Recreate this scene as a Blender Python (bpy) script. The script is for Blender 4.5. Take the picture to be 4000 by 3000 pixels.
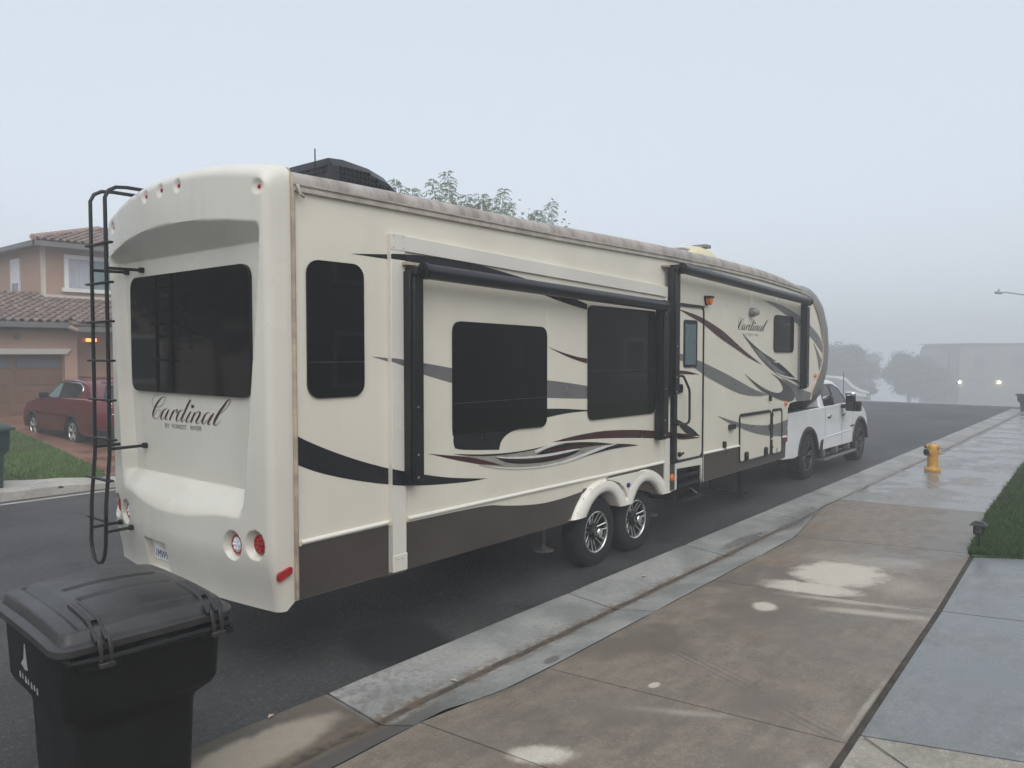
import bpy, bmesh, math, random
import numpy as np
from math import sin, cos, pi, radians, sqrt, hypot, atan2
from mathutils import Vector, Matrix
from mathutils.geometry import tessellate_polygon

for o in list(bpy.data.objects):
    bpy.data.objects.remove(o, do_unlink=True)
SC = bpy.context.scene
COL = SC.collection
random.seed(7)
RNG = np.random.default_rng(7)

# ------------------------------------------------------------------ camera
CAM_H = 2.34
PSI, PITCH = radians(39.52), radians(2.326)
fw = Vector((cos(PSI) * cos(PITCH), sin(PSI) * cos(PITCH), -sin(PITCH)))
rt = Vector((sin(PSI), -cos(PSI), 0))
up = Vector((cos(PSI) * sin(PITCH), sin(PSI) * sin(PITCH), cos(PITCH)))
cd = bpy.data.cameras.new("camera")
cam = bpy.data.objects.new("camera", cd)
COL.objects.link(cam)
M = Matrix((rt, up, -fw)).transposed().to_4x4()
M.translation = (0, 0, CAM_H)
cam.matrix_world = M
cd.sensor_width = 36.0
cd.lens = 27.036
cd.clip_start = 0.05
cd.clip_end = 2000
SC.camera = cam

# ------------------------------------------------------------------ world, sun, exposure
SUN_EL, SUN_AZ = radians(52), radians(236)      # azimuth of the sun, counted from +X towards +Y
W = bpy.data.worlds.new("World")
SC.world = W
W.use_nodes = True
wn = W.node_tree
wn.nodes.clear()
sky = wn.nodes.new("ShaderNodeTexSky")
sky.sky_type = 'NISHITA'
sky.sun_disc = False
sky.sun_elevation = SUN_EL
sky.sun_rotation = radians(90) - SUN_AZ
sky.air_density = 1.0
sky.dust_density = 4.0
hs = wn.nodes.new("ShaderNodeHueSaturation")
hs.inputs['Saturation'].default_value = 0.30
wn.links.new(sky.outputs[0], hs.inputs['Color'])
bg1 = wn.nodes.new("ShaderNodeBackground")
bg1.inputs['Strength'].default_value = 0.05
wn.links.new(hs.outputs[0], bg1.inputs['Color'])
bg2 = wn.nodes.new("ShaderNodeBackground")      # even cloud deck under the clear sky
bg2.inputs['Color'].default_value = (0.62, 0.695, 0.785, 1)
bg2.inputs['Strength'].default_value = 0.83
ad = wn.nodes.new("ShaderNodeAddShader")
wo = wn.nodes.new("ShaderNodeOutputWorld")
wn.links.new(bg1.outputs[0], ad.inputs[0])
wn.links.new(bg2.outputs[0], ad.inputs[1])
wn.links.new(ad.outputs[0], wo.inputs[0])

sl = bpy.data.lights.new("sun", 'SUN')
sl.energy = 1.45
sl.angle = radians(70)
sl.color = (1.0, 0.965, 0.91)
so = bpy.data.objects.new("sun", sl)
COL.objects.link(so)
sd = Vector((cos(SUN_AZ) * cos(SUN_EL), sin(SUN_AZ) * cos(SUN_EL), sin(SUN_EL)))
so.rotation_euler = sd.to_track_quat('Z', 'Y').to_euler()
so.location = (0, 0, 40)

SC.render.engine = 'CYCLES'
vs = SC.view_settings
vs.view_transform = 'Standard'
vs.look = 'None'
vs.exposure = 0.12
vs.gamma = 1.0
vs.use_curve_mapping = False
cy = SC.cycles
cy.use_denoising = True
cy.max_bounces = 7
cy.diffuse_bounces = 3
cy.glossy_bounces = 4
cy.transmission_bounces = 4
cy.transparent_max_bounces = 8
cy.volume_bounces = 1
cy.caustics_reflective = False
cy.caustics_refractive = False
cy.sample_clamp_indirect = 6

# ------------------------------------------------------------------ node helpers
class NT:
    def __init__(s, m):
        s.t = m.node_tree
        s.p = s.t.nodes['Principled BSDF']
        s.pos = s.n('ShaderNodeNewGeometry').outputs['Position']
    def n(s, ty, **k):
        x = s.t.nodes.new(ty)
        for a, b in k.items():
            setattr(x, a, b)
        return x
    def set(s, sock, v):
        if isinstance(v, bpy.types.NodeSocket):
            s.t.links.new(v, sock)
        elif isinstance(v, (tuple, list)) and len(v) == 3 and sock.type == 'RGBA':
            sock.default_value = (*v, 1)
        else:
            sock.default_value = v
    def math(s, op, a, b=0.0, c=None, clamp=False):
        x = s.n('ShaderNodeMath', operation=op, use_clamp=clamp)
        s.set(x.inputs[0], a)
        s.set(x.inputs[1], b)
        if c is not None:
            s.set(x.inputs[2], c)
        return x.outputs[0]
    def mix(s, f, a, b, mode='MIX'):
        x = s.n('ShaderNodeMix', data_type='RGBA', blend_type=mode)
        s.set(x.inputs[0], f)
        s.set(x.inputs[6], a)
        s.set(x.inputs[7], b)
        return x.outputs[2]
    def noise(s, scale, detail=4, rough=0.55, vec=None, stretch=None, dist=0.0):
        x = s.n('ShaderNodeTexNoise')
        x.inputs['Scale'].default_value = scale
        x.inputs['Detail'].default_value = detail
        x.inputs['Roughness'].default_value = rough
        x.inputs['Distortion'].default_value = dist
        v = vec or s.pos
        if stretch:
            mp = s.n('ShaderNodeMapping')
            mp.inputs['Scale'].default_value = stretch
            s.set(mp.inputs['Vector'], v)
            v = mp.outputs[0]
        s.set(x.inputs['Vector'], v)
        return x.outputs[0]
    def vor(s, scale, feature='F1'):
        x = s.n('ShaderNodeTexVoronoi', feature=feature)
        x.inputs['Scale'].default_value = scale
        s.set(x.inputs['Vector'], s.pos)
        return x.outputs[0]
    def rng(s, v, a, b, c=0.0, d=1.0):
        x = s.n('ShaderNodeMapRange', interpolation_type='SMOOTHSTEP')
        s.set(x.inputs[0], v)
        for i, q in enumerate((a, b, c, d)):
            s.set(x.inputs[i + 1], q)
        return x.outputs[0]
    def xyz(s):
        x = s.n('ShaderNodeSeparateXYZ')
        s.set(x.inputs[0], s.pos)
        return x.outputs
    def spot(s, cx, cy_, rx, ry, rot, nz, amp=0.6, soft=0.35):
        """a stain: an ellipse in ground coordinates with a ragged rim"""
        X, Y, _ = s.xyz()
        dx, dy = s.math('SUBTRACT', X, cx), s.math('SUBTRACT', Y, cy_)
        c, q = cos(rot), sin(rot)
        a = s.math('DIVIDE', s.math('ADD', s.math('MULTIPLY', dx, c), s.math('MULTIPLY', dy, q)), rx)
        b = s.math('DIVIDE', s.math('SUBTRACT', s.math('MULTIPLY', dy, c), s.math('MULTIPLY', dx, q)), ry)
        r = s.math('SQRT', s.math('ADD', s.math('MULTIPLY', a, a), s.math('MULTIPLY', b, b)))
        r = s.math('ADD', r, s.math('MULTIPLY', s.math('SUBTRACT', nz, 0.5), amp * 2))
        return s.rng(r, 1.0 - soft, 1.0 + soft, 1.0, 0.0)
    def bump(s, h, strength=0.3, dist=0.01):
        b = s.n('ShaderNodeBump')
        b.inputs['Strength'].default_value = strength
        b.inputs['Distance'].default_value = dist
        s.set(b.inputs['Height'], h)
        s.set(s.p.inputs['Normal'], b.outputs[0])
    def out(s, col=None, rough=None, spec=None):
        if col is not None:
            s.set(s.p.inputs['Base Color'], col)
        if rough is not None:
            s.set(s.p.inputs['Roughness'], rough)
        if spec is not None:
            s.set(s.p.inputs['Specular IOR Level'], spec)

MATS = {}
def newmat(name):
    m = bpy.data.materials.new(name)
    m.use_nodes = True
    MATS[name] = m
    return m, NT(m)

def mat(name, col, rough=0.5, metal=0.0, var=0.12, scale=3.0, spec=0.5, bump=0.0, bscale=60, coat=0.0, streak=0.0):
    """plain surface with a little uneven tone, grain and optional run-off streaks"""
    m, t = newmat(name)
    nz = t.noise(scale, 5, 0.6)
    lo = tuple(c * (1 - var) for c in col)
    hi = tuple(min(1, c * (1 + var)) for c in col)
    c = t.mix(t.rng(nz, 0.3, 0.7), lo, hi)
    if streak:
        st = t.noise(1.0, 3, 0.5, stretch=(14, 14, 0.8))
        c = t.mix(t.rng(st, 0.5, 0.85, 0.0, streak), c, tuple(q * 0.62 for q in col))
    t.out(c, t.rng(nz, 0.2, 0.8, max(0.02, rough - 0.06), min(1, rough + 0.06)), spec)
    t.p.inputs['Metallic'].default_value = metal
    t.p.inputs['Coat Weight'].default_value = coat
    if bump:
        t.bump(t.noise(bscale, 3), bump, 0.005)
    return m

# ------------------------------------------------------------------ mesh helpers
class MB:
    def __init__(s):
        s.v, s.f, s.m = [], [], []
    def add(s, vs, fs, mi=0):
        b = len(s.v)
        s.v += [tuple(q) for q in vs]
        s.f += [tuple(i + b for i in f) for f in fs]
        s.m += [mi] * len(fs)
        return s
    def box(s, x0, x1, y0, y1, z0, z1, mi=0):
        v = [(x0, y0, z0), (x1, y0, z0), (x1, y1, z0), (x0, y1, z0), (x0, y0, z1), (x1, y0, z1), (x1, y1, z1), (x0, y1, z1)]
        return s.add(v, [(0, 3, 2, 1), (4, 5, 6, 7), (0, 1, 5, 4), (1, 2, 6, 5), (2, 3, 7, 6), (3, 0, 4, 7)], mi)
    def hexa(s, v, mi=0):
        return s.add(v, [(0, 3, 2, 1), (4, 5, 6, 7), (0, 1, 5, 4), (1, 2, 6, 5), (2, 3, 7, 6), (3, 0, 4, 7)], mi)
    def prism(s, poly, a, b, fn, mi=0):
        """poly: outline of (p, q); fn(p, q, depth) -> xyz; solid between depth a and depth b"""
        n = len(poly)
        tri = tessellate_polygon([[Vector((p, q, 0)) for p, q in poly]])
        va = [fn(p, q, a) for p, q in poly]
        vb = [fn(p, q, b) for p, q in poly]
        fs = [tuple(t) for t in tri] + [tuple(i + n for i in reversed(t)) for t in tri]
        fs += [(i, (i + 1) % n, (i + 1) % n + n, i + n) for i in range(n)]
        return s.add(va + vb, fs, mi)
    def tube(s, path, r, seg=10, mi=0, cap=True, closed=False):
        P = [Vector(p) for p in path]
        n = len(P)
        R = r if isinstance(r, (list, tuple)) else [r] * n
        T = []
        for i in range(n):
            a = P[(i - 1) % n] if closed else P[max(i - 1, 0)]
            b = P[(i + 1) % n] if closed else P[min(i + 1, n - 1)]
            d = (b - a)
            T.append(d.normalized() if d.length > 1e-9 else Vector((0, 0, 1)))
        u = T[0].orthogonal().normalized()
        vs = []
        for i in range(n):
            u = (u - T[i] * u.dot(T[i]))
            u = u.normalized() if u.length > 1e-6 else T[i].orthogonal().normalized()
            w = T[i].cross(u)
            for k in range(seg):
                a = 2 * pi * k / seg
                vs.append(P[i] + (u * cos(a) + w * sin(a)) * R[i])
        fs = []
        for i in range(n if closed else n - 1):
            j = (i + 1) % n
            for k in range(seg):
                k2 = (k + 1) % seg
                fs.append((i * seg + k, i * seg + k2, j * seg + k2, j * seg + k))
        if cap and not closed:
            fs += [tuple(range(seg - 1, -1, -1)), tuple((n - 1) * seg + k for k in range(seg))]
        return s.add(vs, fs, mi)
    def lathe(s, prof, fn, seg=24, mi=0, cap=True):
        """prof: (radius, height) list; fn(a, b, h) -> xyz"""
        vs = []
        for r, h in prof:
            for k in range(seg):
                a = 2 * pi * k / seg
                vs.append(fn(r * cos(a), r * sin(a), h))
        fs = []
        for i in range(len(prof) - 1):
            for k in range(seg):
                k2 = (k + 1) % seg
                fs.append((i * seg + k, i * seg + k2, (i + 1) * seg + k2, (i + 1) * seg + k))
        if cap:
            fs += [tuple((len(prof) - 1) * seg + k for k in range(seg))] + ([] if cap == 'end' else [tuple(range(seg - 1, -1, -1))])
        return s.add(vs, fs, mi)
    def cyl(s, p, q, r, seg=16, mi=0):
        return s.tube([p, q], r, seg, mi)
    def grid(s, fn, nu, nv, mi=0):
        vs = [fn(i / nu, j / nv) for j in range(nv + 1) for i in range(nu + 1)]
        w = nu + 1
        return s.add(vs, [(j * w + i, j * w + i + 1, (j + 1) * w + i + 1, (j + 1) * w + i) for j in range(nv) for i in range(nu)], mi)
    def build(s, name, mats, parent=None, smooth=True, bevel=0.0, ang=32, local=False, fix=True):
        me = bpy.data.meshes.new(name)
        off = Vector((0, 0, 0))
        if parent is not None and not local:
            r = parent
            while r is not None:
                off += r.location
                r = r.parent
        v = s.v if off.length == 0 else [(a - off.x, b - off.y, c - off.z) for a, b, c in s.v]
        me.from_pydata(v, [], s.f)
        if not isinstance(mats, (list, tuple)):
            mats = [mats]
        for m in mats:
            me.materials.append(m)
        if len(mats) > 1:
            me.polygons.foreach_set('material_index', s.m)
        if fix:
            bm = bmesh.new()
            bm.from_mesh(me)
            bmesh.ops.recalc_face_normals(bm, faces=bm.faces)
            bm.to_mesh(me)
            bm.free()
        if smooth:
            me.polygons.foreach_set('use_smooth', [True] * len(me.polygons))
            me.set_sharp_from_angle(angle=radians(ang))
        o = bpy.data.objects.new(name, me)
        COL.objects.link(o)
        if parent is not None:
            o.parent = parent
        if bevel:
            b = o.modifiers.new('bevel', 'BEVEL')
            b.width = bevel
            b.segments = 2
            b.limit_method = 'ANGLE'
            b.angle_limit = radians(40)
            b.harden_normals = False
        return o

def tag(o, label=None, cat=None, group=None, kind=None):
    for k, v in (('label', label), ('category', cat), ('group', group), ('kind', kind)):
        if v:
            o[k] = v
    return o

def empty(name, loc, label=None, cat=None, group=None, kind=None, rz=0.0):
    o = bpy.data.objects.new(name, None)
    o.empty_display_size = 0.2
    COL.objects.link(o)
    o.location = loc
    o.rotation_euler = (0, 0, rz)
    return tag(o, label, cat, group, kind)

def copy_tree(o, parent=None):
    kids = list(o.children)
    c = o.copy()
    COL.objects.link(c)
    if parent is not None:
        c.parent = parent
    for k in kids:
        copy_tree(k, c)
    return c

def chaikin(poly, n=2, sharp=62):
    """rounds an outline but keeps its pointed corners"""
    for _ in range(n):
        out = []
        N = len(poly)
        for i in range(N):
            a, b, c = poly[i - 1], poly[i], poly[(i + 1) % N]
            t = abs(atan2((b[0] - a[0]) * (c[1] - b[1]) - (b[1] - a[1]) * (c[0] - b[0]), (b[0] - a[0]) * (c[0] - b[0]) + (b[1] - a[1]) * (c[1] - b[1])))
            if t > radians(sharp):
                out.append(b)
            else:
                out.append((b[0] * .75 + a[0] * .25, b[1] * .75 + a[1] * .25))
                out.append((b[0] * .75 + c[0] * .25, b[1] * .75 + c[1] * .25))
        poly = out
    return poly

def clipx(poly, x0, x1):
    def half(p, x, keep):
        o = []
        for i in range(len(p)):
            a, b = p[i - 1], p[i]
            ia, ib = keep(a[0]), keep(b[0])
            if ia != ib:
                t = (x - a[0]) / (b[0] - a[0])
                o.append((x, a[1] + t * (b[1] - a[1])))
            if ib:
                o.append(b)
        return o
    p = half(poly, x0, lambda q: q >= x0)
    return half(p, x1, lambda q: q <= x1) if p else p

def rrect(x0, x1, z0, z1, r, n=5):
    out = []
    for cx, cz, a0 in ((x1 - r, z1 - r, 0), (x0 + r, z1 - r, 90), (x0 + r, z0 + r, 180), (x1 - r, z0 + r, 270)):
        for k in range(n + 1):
            a = radians(a0 + 90 * k / n)
            out.append((cx + r * cos(a), cz + r * sin(a)))
    return out

def rpoly(pts, r, n=4):
    """polygon with every corner rounded"""
    out = []
    N = len(pts)
    for i in range(N):
        a, b, c = Vector(pts[i - 1]), Vector(pts[i]), Vector(pts[(i + 1) % N])
        d1, d2 = (a - b), (c - b)
        k = min(r, d1.length * .45, d2.length * .45)
        p, q = b + d1.normalized() * k, b + d2.normalized() * k
        for j in range(n + 1):
            t = j / n
            out.append(tuple((1 - t) ** 2 * p + 2 * t * (1 - t) * b + t * t * q))
    return out

def lerp_tab(tab, x):
    if x <= tab[0][0]:
        return tab[0][1]
    for (a, p), (b, q) in zip(tab, tab[1:]):
        if x <= b:
            return p + (q - p) * (x - a) / (b - a)
    return tab[-1][1]

def sstep(a, b, x):
    t = max(0.0, min(1.0, (x - a) / (b - a)))
    return t * t * (3 - 2 * t)

XZ = lambda p, q, d: (p, d, q)      # outline in the plane of the trailer's side
YZ = lambda p, q, d: (d, p, q)      # outline in the plane of its rear
XY = lambda p, q, d: (p, q, d)

def text_mesh(txt, size, fn, name, m, parent, depth=0.002):
    """flat lettering, flattened to a mesh: fn(u, v) -> xyz, local u to the right, v up"""
    cu = bpy.data.curves.new('lettering', 'FONT')
    cu.body = txt
    cu.size = size
    cu.resolution_u = 2
    ob = bpy.data.objects.new('lettering', cu)
    COL.objects.link(ob)
    dg = bpy.context.evaluated_depsgraph_get()
    me = bpy.data.meshes.new_from_object(ob.evaluated_get(dg))
    vs = [fn(v.co.x, v.co.y) for v in me.vertices]
    fs = [tuple(p.vertices) for p in me.polygons]
    bpy.data.objects.remove(ob, do_unlink=True)
    b = MB()
    b.add(vs, fs)
    return b.build(name, m, parent, smooth=False, fix=False)
FOG = 0.0076
# ================================================================== materials
# ground
def m_asphalt():
    m, t = newmat('asphalt')
    big = t.noise(0.5, 5, 0.6)
    fine = t.noise(62, 3, 0.75)
    ag = t.vor(85)
    c = t.mix(t.rng(big, 0.3, 0.7), (0.020, 0.020, 0.0205), (0.056, 0.055, 0.054))
    c = t.mix(t.rng(fine, 0.54, 0.74, 0, 0.8), c, (0.17, 0.167, 0.16))
    c = t.mix(t.rng(ag, 0.0, 0.35, 0.55, 0.0), c, (0.02, 0.02, 0.021))
    g2 = t.noise(24, 4, 0.8)
    c = t.mix(t.rng(g2, 0.52, 0.70, 0, 0.55), c, (0.13, 0.128, 0.122))
    c = t.mix(t.rng(g2, 0.30, 0.44, 0.6, 0), c, (0.012, 0.012, 0.013))
    # tar-filled cracks
    x = t.n('ShaderNodeTexVoronoi', feature='DISTANCE_TO_EDGE')
    x.inputs['Scale'].default_value = 0.42
    wv = t.n('ShaderNodeVectorMath', operation='ADD')
    nn = t.n('ShaderNodeTexNoise')
    nn.inputs['Scale'].default_value = 2.2
    t.set(nn.inputs['Vector'], t.pos)
    t.set(wv.inputs[0], t.pos)
    sc = t.n('ShaderNodeVectorMath', operation='SCALE')
    t.set(sc.inputs[0], nn.outputs['Color'])
    sc.inputs['Scale'].default_value = 0.55
    t.set(wv.inputs[1], sc.outputs[0])
    t.set(x.inputs['Vector'], wv.outputs[0])
    crack = t.math('MULTIPLY', t.rng(x.outputs[0], 0.002, 0.006, 1, 0), t.rng(t.noise(0.35, 2), 0.5, 0.62))
    c = t.mix(t.math('MULTIPLY', crack, 0.75), c, (0.012, 0.012, 0.013))
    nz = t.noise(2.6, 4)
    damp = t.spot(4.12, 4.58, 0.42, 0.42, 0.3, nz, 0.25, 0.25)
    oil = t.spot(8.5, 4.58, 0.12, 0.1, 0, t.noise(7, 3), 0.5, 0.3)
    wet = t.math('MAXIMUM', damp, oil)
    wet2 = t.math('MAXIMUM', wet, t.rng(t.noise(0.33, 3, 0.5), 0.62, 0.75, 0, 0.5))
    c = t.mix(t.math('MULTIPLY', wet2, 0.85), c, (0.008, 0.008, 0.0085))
    t.out(c, t.rng(wet2, 0, 1, 0.62, 0.6), 0.36)
    t.bump(t.math('ADD', fine, t.math('MULTIPLY', ag, 0.8)), 0.7, 0.006)
    return m
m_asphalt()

def m_concrete(name, base, wetcol, wetlo, wethi, rw=0.28, rd=0.75, spots=(), light=(0.50, 0.48, 0.44), tracks=False, rust=0.0):
    """poured concrete: damp blotches, dry islands, grit, a few streaks"""
    m, t = newmat(name)
    n1 = t.noise(0.9, 6, 0.62)
    n2 = t.noise(3.4, 5, 0.6, stretch=(1.0, 2.2, 1))
    fine = t.noise(150, 2, 0.75)
    c = t.mix(t.rng(n2, 0.25, 0.75), tuple(q * 0.80 for q in base), tuple(q * 1.20 for q in base))
    c = t.mix(t.rng(t.noise(11, 5, 0.7), 0.35, 0.7), t.mix(0.22, c, (0.02, 0.018, 0.016)), c)
    c = t.mix(t.rng(t.noise(38, 3, 0.7), 0.5, 0.72, 0, 0.35), c, tuple(min(1, q * 1.9) for q in base))
    if rust:
        c = t.mix(t.rng(t.noise(0.7, 4, 0.6), 0.52, 0.7, 0, rust), c, (0.23, 0.13, 0.06))
    wet = t.rng(n1, wetlo, wethi)
    c = t.mix(wet, c, wetcol)
    c = t.mix(t.rng(t.noise(1.9, 4, 0.6, stretch=(0.6, 1.8, 1)), 0.6, 0.74, 0, 0.4), c, tuple(q * 0.6 for q in base))
    dry = None
    nz = t.noise(5.5, 6, 0.68)
    for s in spots:
        q = t.spot(*s[:5], nz, *s[5:7])
        if len(s) > 7:
            q = t.math('MULTIPLY', q, s[7])
        dry = q if dry is None else t.math('MAXIMUM', dry, q)
    if dry is not None:
        c = t.mix(dry, c, t.mix(fine, tuple(q * 0.9 for q in light), light))
    if tracks:
        # two faint tyre marks running across the slabs
        X, Y, _ = t.xyz()
        u = t.math('SUBTRACT', X, t.math('ADD', t.math('MULTIPLY', Y, 0.50), 3.88))
        fr = t.math('ABSOLUTE', t.math('SUBTRACT', t.math('FRACT', t.math('MULTIPLY', u, 16.0)), 0.5))
        band = t.math('MULTIPLY', t.rng(t.math('ABSOLUTE', u), 0.06, 0.13, 1, 0), t.rng(fr, 0.12, 0.3, 1, 0))
        band = t.math('MULTIPLY', band, t.rng(t.noise(1.6, 3), 0.35, 0.6))
        c = t.mix(t.math('MULTIPLY', band, 0.45), c, (0.06, 0.05, 0.045))
    c = t.mix(t.rng(fine, 0.25, 0.6, 0.38, 0.0), c, (0.03, 0.028, 0.026))
    g3 = t.noise(72, 3, 0.8)
    c = t.mix(t.rng(g3, 0.28, 0.46, 0.45, 0.0), c, tuple(q * 0.35 for q in base))
    c = t.mix(t.rng(t.noise(0.55, 4, 0.65), 0.50, 0.66, 0, 0.4), c, tuple(q * f for q, f in zip(base, (0.62, 0.66, 0.74))))
    c = t.mix(t.rng(t.noise(60, 2, 0.6), 0.66, 0.76, 0, 0.4), c, (0.42, 0.40, 0.37))
    r = t.rng(wet, 0, 1, rd, rw)
    if dry is not None:
        r = t.math('MAXIMUM', r, t.math('MULTIPLY', dry, 0.85))
    t.out(c, r, 0.5)
    t.bump(t.math('ADD', t.math('MULTIPLY', fine, 0.6), n2), 0.25, 0.006)
    return m
DRY = [(8.10, 2.36, 0.50, 0.42, 0.15, 0.55, 0.22), (7.45, 2.45, 0.20, 0.42, 0.0, 0.55, 0.3), (6.66, 2.57, 0.13, 0.10, 0.5, 0.45, 0.3),
       (4.59, 2.53, 0.05, 0.035, 0.0, 0.3, 0.3), (3.36, 2.56, 0.10, 0.17, 0.5, 0.75, 0.35), (6.93, 1.75, 0.07, 0.36, 0.2, 1.0, 0.8, 0.6), (7.2, 2.0, 0.06, 0.5, 0.1, 1.1, 0.8, 0.6), (8.75, 2.2, 0.3, 0.5, 0.1, 1.3, 0.8, 0.35), (7.9, 1.75, 0.3, 0.25, 0.1, 1.3, 0.8, 0.3),
       (3.75, 1.29, 0.30, 0.05, 0.05, 0.9, 0.8, 0.7), (4.3, 2.2, 0.04, 0.3, 0.4, 1.2, 0.8, 0.4), (5.0, 1.285, 0.4, 0.014, 0.02, 1.4, 0.9, 0.4)]
m_concrete('walk', (0.228, 0.192, 0.152), (0.150, 0.126, 0.102), 0.46, 0.62, 0.36, 0.6, DRY, (0.60, 0.555, 0.475), True, 0.45)
m_concrete('walk_far', (0.27, 0.265, 0.25), (0.19, 0.18, 0.17), 0.42, 0.56, 0.16, 0.5, (), rust=0.15)
m_concrete('drive_wet', (0.225, 0.235, 0.235), (0.165, 0.176, 0.18), 0.4, 0.6, 0.24, 0.42)
m_concrete('drive_dry', (0.36, 0.33, 0.28), (0.30, 0.27, 0.23), 0.45, 0.7, 0.5, 0.8, rust=0.12)
m_concrete('walk_over', (0.46, 0.43, 0.38), (0.36, 0.33, 0.29), 0.5, 0.7, 0.45, 0.75)
m_concrete('drive_over', (0.25, 0.115, 0.072), (0.17, 0.075, 0.045), 0.42, 0.6, 0.3, 0.6)
def m_gutter():
    m, t = newmat('gutter')
    X, Y, Z = t.xyz()
    n1, n2 = t.noise(1.3, 6, 0.62), t.noise(14, 4, 0.6)
    fine = t.noise(140, 2, 0.75)
    c = t.mix(t.rng(n1, 0.3, 0.7), (0.20, 0.205, 0.20), (0.37, 0.37, 0.35))
    c = t.mix(t.rng(t.noise(30, 4, 0.7), 0.48, 0.72, 0, 0.4), c, (0.12, 0.115, 0.105))
    near = t.rng(X, 3.1, 4.6, 1, 0)
    c = t.mix(t.math('MULTIPLY', near, t.rng(n2, 0.45, 0.6, 0, 0.55)), c, (0.13, 0.115, 0.10))
    left = t.rng(X, 3.15, 3.24, 1.0, 0.0)
    c = t.mix(left, c, t.mix(t.rng(n1, 0.3, 0.7), (0.085, 0.072, 0.058), (0.13, 0.108, 0.085)))
    dryp = t.math('MAXIMUM', t.spot(2.45, 4.0, 0.58, 0.17, 0.02, t.noise(6, 5), 0.35, 0.25), t.spot(1.2, 4.0, 0.5, 0.15, 0.0, t.noise(6, 5), 0.35, 0.25))
    c = t.mix(t.math('MULTIPLY', dryp, left), c, t.mix(n2, (0.27, 0.235, 0.185), (0.36, 0.315, 0.25)))
    c = t.mix(t.math('MULTIPLY', t.rng(Y, 3.60, 3.68, 0.75, 0.0), t.rng(X, 3.3, 3.9, 1, 0)), c, (0.085, 0.078, 0.068))
    c = t.mix(t.math('MULTIPLY', t.spot(4.62, 3.42, 0.10, 0.05, 0.2, t.noise(9, 5), 0.7, 0.3), 0.7), c, (0.08, 0.075, 0.068))
    # silt line in the bottom of the gutter
    d = t.math('ABSOLUTE', t.math('SUBTRACT', Y, t.math('ADD', 3.752, t.math('MULTIPLY', t.math('SUBTRACT', t.noise(2.4, 3), 0.5), 0.07))))
    silt = t.rng(d, 0.018, 0.050, 1.0, 0.0)
    c = t.mix(t.math('MULTIPLY', silt, t.rng(n2, 0.2, 0.5, 0.75, 1.0)), c, (0.038, 0.026, 0.018))
    c = t.mix(t.math('MULTIPLY', t.rng(d, 0.03, 0.15, 0.8, 0.0), t.rng(n2, 0.4, 0.6)), c, (0.16, 0.115, 0.072))
    wet = t.math('MAXIMUM', t.spot(11.2, 3.7, 1.0, 0.3, 0.0, t.noise(2.2, 5), 0.5, 0.4), t.spot(9.3, 3.86, 0.6, 0.09, -0.05, t.noise(5, 5), 0.6, 0.4))
    wet = t.math('MAXIMUM', wet, t.math('MULTIPLY', silt, 0.4))
    c = t.mix(t.math('MULTIPLY', wet, 0.6), c, (0.085, 0.08, 0.078))
    c = t.mix(t.rng(fine, 0.25, 0.7, 0.2, 0.0), c, (0.04, 0.04, 0.04))
    t.out(c, t.rng(wet, 0, 1, 0.72, 0.25), 0.5)
    t.bump(t.math('ADD', t.math('MULTIPLY', fine, 0.5), n2), 0.3, 0.006)
m_gutter()
mat('joint_dirt', (0.05, 0.042, 0.034), 0.9, var=0.4, scale=9)
mat('soil', (0.06, 0.05, 0.035), 0.95, var=0.4, scale=2)
def m_grass(name, a, b):
    m, t = newmat(name)
    c = t.mix(t.rng(t.noise(1.4, 5, 0.65), 0.3, 0.7), a, b)
    c = t.mix(t.rng(t.noise(23, 2), 0.35, 0.7, 0, 0.5), c, tuple(q * 1.5 for q in b))
    isl = t.n('ShaderNodeNewGeometry').outputs['Random Per Island']
    c = t.mix(isl, t.mix(0.6, c, (0.006, 0.012, 0.004)), t.mix(0.45, c, tuple(q * 2.1 for q in b)))
    c = t.mix(t.rng(t.noise(0.8, 3), 0.52, 0.7, 0, 0.45), c, (0.075, 0.070, 0.028))
    t.out(c, 0.6, 0.25)
m_grass('grass_near', (0.028, 0.066, 0.016), (0.055, 0.105, 0.026))
m_grass('grass_over', (0.055, 0.10, 0.018), (0.085, 0.14, 0.026))
m_grass('verge', (0.055, 0.06, 0.045), (0.085, 0.085, 0.06))

# trailer
def m_gel(name, col, streak):
    m, t = newmat(name)
    n1 = t.noise(1.1, 4, 0.6)
    st = t.noise(1.0, 4, 0.6, stretch=(9, 9, 0.5))
    c = t.mix(t.rng(n1, 0.3, 0.7), tuple(q * 0.955 for q in col), tuple(min(1, q * 1.03) for q in col))
    c = t.mix(t.rng(st, 0.52, 0.8, 0, streak), c, tuple(q * 0.66 for q in col))
    t.out(c, t.rng(n1, 0.3, 0.7, 0.15, 0.28), 0.5)
    t.bump(t.noise(2.5, 2), 0.04, 0.02)
m_gel('gelcoat', (0.73, 0.69, 0.59), 0.12)
m_gel('gelcoat_cap', (0.68, 0.65, 0.575), 0.22)
m_gel('flange', (0.71, 0.68, 0.615), 0.10)
m_gel('molding', (0.80, 0.77, 0.70), 0.06)
mat('brown_panel', (0.056, 0.046, 0.040), 0.38, var=0.15, scale=1.5, streak=0.15)
mat('trim_tan', (0.42, 0.335, 0.255), 0.5, var=0.3, scale=6, streak=0.5)
def m_roof():
    m, t = newmat('roof_membrane')
    st = t.noise(1.0, 5, 0.65, stretch=(7, 2.0, 2.0))
    c = t.mix(t.rng(st, 0.36, 0.66), (0.40, 0.365, 0.335), (0.25, 0.215, 0.19))
    c = t.mix(t.rng(t.noise(3.3, 4, 0.7, stretch=(3, 1, 1)), 0.60, 0.76, 0, 0.6), c, (0.11, 0.09, 0.074))
    t.out(c, 0.6, 0.35)
m_roof()
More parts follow.
